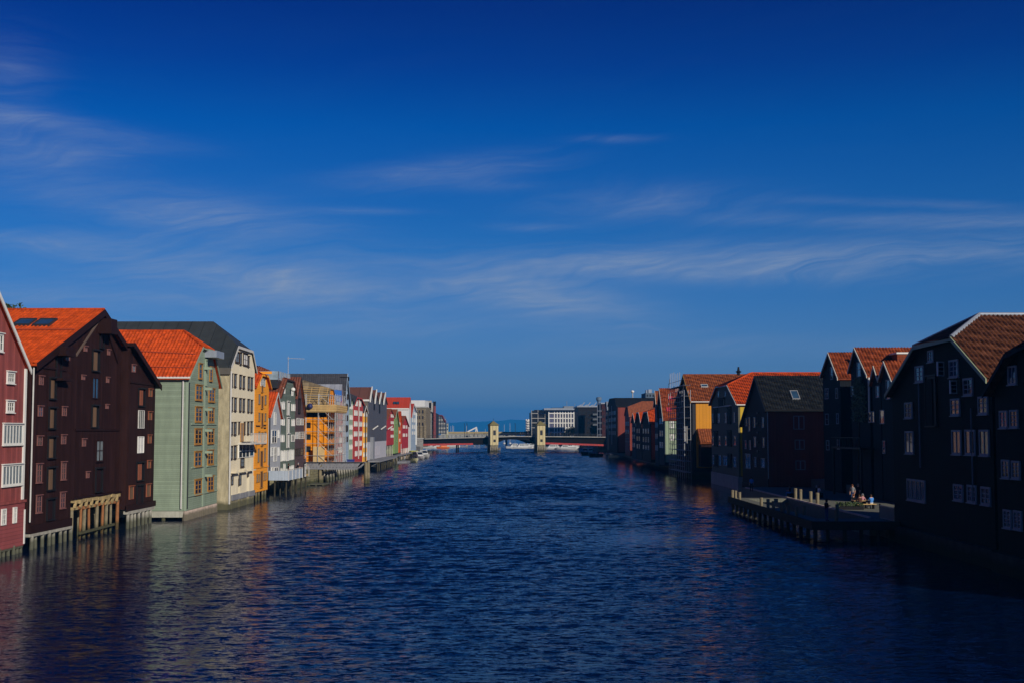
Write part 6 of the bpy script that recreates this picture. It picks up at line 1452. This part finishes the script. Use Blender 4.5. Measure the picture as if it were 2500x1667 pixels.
EX = Vector((math.cos(tr), math.sin(tr), 0)); EY = Vector((-math.sin(tr), math.cos(tr), 0))
for s, lb in ((1, 'far'), (-1, 'near')):
    P = TT+EY*.72*s; bench('slatted bench on the '+('houses' if s > 0 else 'water')+' side of the picnic table', P, tr, 2.0)
for (a, s, tp, lg, hr, lb, ps) in ((-.55, 1, BLK, JEAN, HGI, 'ginger haired person in black and white sitting at the picnic table', 'sitlean'), (.45, 1, PNK, BLK, HGR, 'grey haired person in rose sitting at the picnic table', 'sit'),
                                   (-.5, -1, BRC, BLK, HBR, 'person in dark brown leaning over the picnic table', 'sitlean'), (.6, -1, BLC, CRC, HBR, 'person in blue top and cream trousers at the picnic table', 'sit')):
    P = TT+EX*a+EY*.74*s; person(lb, ps, (P.x, P.y, QZ-.03), tr+(math.pi if s > 0 else 0), tp, lg, hr)
B = onq(1930, 1213); bench('low bench in the shade near the black roofed house', (B[0], B[1], QZ), R(60), 1.6, BLACKW); person('person in blue trousers sitting in the shade on a low bench', 'sit', (B[0], B[1], QZ-.03), R(80), BLK, BLC, HBR)
B = onq(1835, 1199); person('person in light blue shirt standing in the shade beside the dark red house', 'stand', (min(B[0], 32.3), min(max(B[1], 130), 160), QZ), R(160), BLC, BLK, HBR)
tb, tz, tdd = TERR
M_ = Matrix.Rotation(tb.root.rotation_euler.z, 3, 'Z'); P = tb.O+M_ @ Vector((tb.w+1.2, -tdd+.62, tz)); person('person in black leaning over the rail of the pale terrace', 'lean', (P.x, P.y, tz), tb.root.rotation_euler.z+math.pi, BLK, BLK, HGR)
P = tb.O+M_ @ Vector((tb.w*.75, -1.5, tz)); person('dark silhouetted person standing at the terrace door', 'stand', (P.x, P.y, tz), R(-60), BLK, BLK, HBR)
PB = 'pedestrians on the bridge'
for i, (px, c) in enumerate(((1183, BLK), (1215, BRC), (1272, GRC), (1278, BLK), (1290, JEAN), (1160, BLK), (1346, BLK), (1370, GRC))):
    u = buz(px, 1064)[0]; P = A_BR+bex*u+bey*.9; person('pedestrian crossing the bridge behind the railing', 'stand', (P.x, P.y, zi(prof, u)), R(90 if i % 2 else -90), c, BLK, HBR, group=PB, fingers=False)

# ------------------------------------------------------------------ boats
def boat(name, label, loc, rz, L=7.0, W_=2.5, hull=None, cab=None, trim=None, kind='cruiser', group=None):
    o = empty(name, label, 'boat', loc, rz, group); H = L*.14
    st_ = [(-.5, .86, .75), (-.25, 1.0, .72), (0, 1.0, .76), (.2, .86, .82), (.36, .55, .92), (.46, .22, 1.0), (.5, .02, 1.05)]
    v = []; f = []
    for (t, wv, hv) in st_:
        hw = W_/2*wv; z = H*hv+.1
        v += [(t*L-(.03*L if t > .3 else 0)*0, -hw, z), (t*L, -hw*.9, z*.45), (t*L-.04*L*(t > .2), -hw*.62, -.05), (t*L-.06*L*(t > .2), 0, -.28), (t*L-.04*L*(t > .2), hw*.62, -.05), (t*L, hw*.9, z*.45), (t*L, hw, z)]
    for i in range(len(st_)-1):
        for k in range(6): f.append((i*7+k, (i+1)*7+k, (i+1)*7+k+1, i*7+k+1))
    f.append(tuple(range(7))[::-1])
    for i in range(len(st_)-1): f.append((i*7, i*7+6, (i+1)*7+6, (i+1)*7))
    MB().add(v, f).obj('hull', hull, o)
    zz = H*.8+.1
    MB().prism([(-.5*L, H*.62), (.3*L, H*.68), (.3*L, H*.80), (-.5*L, H*.74)], -W_/2*1.02, -W_/2*.985).obj('rub_rail', trim, o)
    if kind == 'cruiser':
        cb = MB(); w = W_*.40
        cb.add([(-.30*L, -w, zz), (.24*L, -w*.85, zz), (.24*L, w*.85, zz), (-.30*L, w, zz), (-.28*L, -w*.9, zz+1.35), (.06*L, -w*.85, zz+1.35), (.06*L, w*.85, zz+1.35), (-.28*L, w*.9, zz+1.35)], [(0, 3, 2, 1), (4, 5, 6, 7), (0, 1, 5, 4), (1, 2, 6, 5), (2, 3, 7, 6), (3, 0, 4, 7)])
        c = cb.obj('cabin', cab, o)
        MB().box(-.31*L, .08*L, -w*.98, w*.98, zz+1.354, zz+1.46).obj('cabin_roof', cab, c)
        for s in (-1, 1):
            for k in range(3):
                x0 = -.26*L+k*.115*L; MB().box(x0, x0+.085*L, s*w*.96-.02, s*w*.96+.02, zz+.62, zz+1.12).obj('window', GL, c)
        MB().add([(.075*L, -w*.7, zz+1.22), (.165*L, -w*.7, zz+.60), (.165*L, w*.7, zz+.60), (.075*L, w*.7, zz+1.22), (.09*L, -w*.7, zz+1.26), (.18*L, -w*.7, zz+.62), (.18*L, w*.7, zz+.62), (.09*L, w*.7, zz+1.26)], [(0, 1, 2, 3), (7, 6, 5, 4), (0, 4, 5, 1), (2, 6, 7, 3), (1, 5, 6, 2), (0, 3, 7, 4)]).obj('windscreen', GL, c)
        MB().tube((-.2*L, 0, zz+1.4), (-.22*L, 0, zz+2.6), .04).obj('mast', GALV, o)
    else:
        cp = MB(); w = W_*.38
        cp.add([(-.1*L, -w, zz), (.22*L, -w*.8, zz), (.22*L, w*.8, zz), (-.1*L, w, zz), (-.04*L, -w*.9, zz+.75), (.08*L, -w*.8, zz+.55), (.08*L, w*.8, zz+.55), (-.04*L, w*.9, zz+.75)], [(0, 3, 2, 1), (4, 5, 6, 7), (0, 1, 5, 4), (1, 2, 6, 5), (2, 3, 7, 6), (3, 0, 4, 7)])
        cp.obj('canopy', cab, o); MB().box(-.55*L, -.5*L, -.2, .2, .1, 1.1).obj('outboard_motor', BLACKW, o)
    for s in (-1, 1):
        for k in range(3): MB().tube((.2*L+k*.1*L, s*W_*(.40-.11*k), zz), (.2*L+k*.1*L, s*W_*(.40-.11*k), zz+.6), .025).obj('stanchion', GALV, o)
        MB().tube((.2*L, s*W_*.40, zz+.6), (.4*L, s*W_*.18, zz+.62), .025).obj('rail', GALV, o)
    return o
HW = mat('white gelcoat', (.52, .52, .50), .25, spec=.5, stain=.06); HY = mat('cream yellow gelcoat', (.62, .58, .33), .3, spec=.5); NAVY = mat('navy paint', (.015, .02, .06), .35); CYL = mat('bright yellow paint', (.55, .52, .05), .4); BCV = mat('blue boat cover', (.03, .06, .22), .6); HBK = mat('black hull paint', (.012, .012, .014), .35)
def bl(px, py): P = at_z(px, py, 0.0); return (P.x, P.y, 0)
boat('motor_boat', 'white cabin cruiser with dark side windows moored near the left abutment', bl(1032, 1118), R(-62), 9.5, 3.2, HW, HW, NAVY)
boat('motor_boat', 'white day cruiser moored inside the larger cabin cruiser', bl(1022, 1121), R(-62), 8.0, 2.7, HW, HW, BLACKW)
boat('motor_boat', 'cream yellow open boat with dark canopy by the floating dock', bl(1008, 1127), R(-70), 7.5, 2.6, HY, BLACKW, BLACKW, 'open')
yb = boat('work_boat', 'yellow framed work boat behind the cream open boat', bl(1011, 1119), R(-70), 8.5, 2.8, HY, CYL, BLACKW)
boat('motor_boat', 'small boat under a blue cover moored at the shaded right end of the bridge', bl(1424, 1104), R(-118), 8.5, 2.8, HW, BCV, NAVY, 'open')
boat('motor_boat', 'white cruiser with dark red waterline at the shaded right bank', bl(1432, 1110), R(-118), 9.0, 3.0, HBK, HW, mat('red waterline paint', (.3, .03, .02), .4))
boat('motor_boat', 'black hulled boat moored nearest the landing stage on the shaded bank', bl(1452, 1114), R(-120), 8.5, 2.9, HBK, GREYT, BLACKW, 'open')
o = boat('motor_boat', 'orange rescue boat moored beyond the left span of the bridge', ((1081-1250)/FPX*CP*640, 640, 0), R(200), 6.5, 2.4, mat('orange rescue paint', (.6, .13, .02), .4), MATS['orange rescue paint'], BLACKW)
GBO = 'white boats moored beyond the bridge'
src = None
for i, (px, Y, rz) in enumerate(((1048, 650, 20), (1057, 660, 15), (1066, 655, 200), (1098, 670, 180), (1107, 680, 10), (1252, 640, 200), (1262, 650, 30), (1270, 632, 195), (1287, 636, 10), (1296, 650, 190), (1345, 600, 185), (1358, 606, 5), (1376, 598, 180), (1393, 604, 8), (1404, 610, 190))):
    loc = ((px-1250)/FPX*CP*Y, Y, 0)
    if src is None: src = boat('motor_boat', 'white cabin boat moored at the pontoons beyond the bridge', loc, R(rz), 7.5, 2.6, HW, HW, NAVY, group=GBO)
    else: dup(src, loc, R(rz), scale=(random.uniform(.85, 1.2),)*3)
fl = empty('marina_pontoon', 'long low pontoon with white pile heads beyond the right span', 'pontoon', (0, 0, 0))
MB().box(19, 36, 611, 613.5, -.3, .5).obj('float', GREYT, fl); MB().box(-44, -24, 690, 692.5, -.3, .5).obj('float', GREYT, fl)
for px in (1330, 1362, 1396): X = (px-1250)/FPX*CP*611; MB().lathe([(.22, -2), (.22, 3.0)], 8, (X, 612, 0)).obj('pile', WHITE, fl)

# ------------------------------------------------------------------ vegetation
def leaf_mat(name, c):
    m = bpy.data.materials.new(name); m.use_nodes = True; t = m.node_tree; N = NT(t); bs = t.nodes['Principled BSDF']
    g = N.n('ShaderNodeNewGeometry'); n1 = N.noise(g.outputs['Position'], .9, 3); wn = g.outputs['Random Per Island']
    f = N.m('ADD', N.m('MULTIPLY', n1, .7), N.m('MULTIPLY', wn, .5))
    N.put(bs.inputs['Base Color'], N.mix(f, (c[0]*.45, c[1]*.45, c[2]*.45, 1), (c[0]*1.5, c[1]*1.5, c[2]*1.4, 1))); bs.inputs['Roughness'].default_value = .6
    return m
LEAF = leaf_mat('tree foliage', (.045, .075, .02)); IVY = leaf_mat('ivy foliage', (.10, .12, .05)); LEAFD = leaf_mat('dark foliage', (.03, .055, .02))
BARK = mat('bark', (.09, .065, .045), .9, 'wood', stain=.4)
def leaves(pts, size, m, name, parent, flat=None):
    v = []; f = []
    for p in pts:
        n = Vector((random.gauss(0, 1), random.gauss(0, 1), random.gauss(.4, 1))).normalized()
        if flat is not None: n = (n*.7+flat).normalized()
        u = n.orthogonal().normalized(); w = n.cross(u); a = random.uniform(0, 6.28); u, w = u*math.cos(a)+w*math.sin(a), w*math.cos(a)-u*math.sin(a)
        s = size*random.uniform(.6, 1.3); k = len(v); p = Vector(p)
        v += [p-u*s, p+w*s*.45+n*s*.12, p+u*s, p-w*s*.45+n*s*.12]; f.append((k, k+1, k+2, k+3))
    o = MB().add(v, f).obj(name, m, parent); return o
def tree(label, loc, H, Rr, m, nl=2600, zc=.62, group=None, ls=.26):
    t = empty('tree', label, 'tree', loc, 0, group); tr = MB(); tr.lathe([(Rr*.085, 0), (Rr*.06, H*.3), (Rr*.045, H*.5), (.05, H*.8)], 9)
    lim = []
    for i in range(11):
        a = random.uniform(0, 6.28); z0 = H*random.uniform(.3, .6); e = Vector((math.cos(a)*Rr*random.uniform(.45, .95), math.sin(a)*Rr*random.uniform(.45, .95), H*random.uniform(.55, .95)))
        tr.tube((0, 0, z0), e, Rr*.03, 6, .03); lim.append(e)
    tr.obj('trunk', BARK, t); pts = []
    cs = lim+[Vector((random.gauss(0, .4)*Rr, random.gauss(0, .4)*Rr, H*random.uniform(.55, .97))) for _ in range(16)]
    for k in range(nl):
        c = random.choice(cs); d = Vector((random.gauss(0, 1), random.gauss(0, 1), random.gauss(0, .75))).normalized()*Rr*.33*random.uniform(.3, 1)**.5; pts.append(c+d)
    leaves(pts, ls, m, 'crown', t); return t
tree('leafy tree top rising behind the big orange roof', ((38-1250)/FPX*CP*140, 140, 2.4), at_y(38, 738, 140).z-2.2, 3.6, LEAF, 3600)
TRB = 'small trees on the quay beyond the bridge'
for (px, Y, h) in ((1385, 690, 5), (1394, 694, 6.5), (1402, 690, 6), (1300, 735, 5), (1290, 740, 4.5), (1452, 630, 6.5), (1447, 632, 6)): tree('small quay tree in front of the buildings beyond the bridge', ((px-1250)/FPX*CP*Y, Y, 2.4), h+2, 2.6, LEAFD, 350, group=TRB, ls=.5)
iv = empty('ivy', 'pale ivy climbing the front of the blue black gabled house', 'ivy', g2.O, g2.root.rotation_euler.z)
u0, u1, z0, z1 = g2.rect(2086, 922, 2118, 972); pts = []
for k in range(1500):
    z = z0-2.5+(z1-z0+2.5)*random.random()**.85; t_ = (z-z0)/(z1-z0); wd = .5*(u1-u0)*(1.0 if t_ < .4 else max(.25, 1-(t_-.4)*1.1)); pts.append(((u0+u1)/2+random.uniform(-wd, wd), -.08-random.random()*.38, z))
leaves(pts, .17, IVY, 'leaves', iv, Vector((0, -1, .2))); MB().tube((u0+.6, -.06, 1.4), ((u0+u1)/2, -.06, z1-.5), .06).obj('stem', BARK, iv)
# planters on the quay and weeds on the pier
pl = empty('planter', 'low green planted trough between pier and picnic table', 'planter', onq(2075, 1243))
MB().box(-1.2, 1.2, -.25, .25, 0, .3).obj('trough', BLACKW, pl); leaves([(random.uniform(-1.2, 1.2), random.uniform(-.3, .3), .3+random.random()*.35) for _ in range(420)], .11, LEAF, 'foliage', pl)

# ------------------------------------------------------------------ air
hz = MB().box(-7500, 7500, -160, 17500, -3.6, 300).obj('haze', None)
hm = bpy.data.materials.new('thin blue haze'); hm.use_nodes = True; t = hm.node_tree; t.nodes.clear()
pv = t.nodes.new('ShaderNodeVolumePrincipled'); pv.inputs['Color'].default_value = (.03, .41, 1.0, 1); pv.inputs['Density'].default_value = 1.15e-4; pv.inputs['Anisotropy'].default_value = 0.0
mo = t.nodes.new('ShaderNodeOutputMaterial'); t.links.new(pv.outputs[0], mo.inputs['Volume']); hz.data.materials.append(hm); stuff(hz)
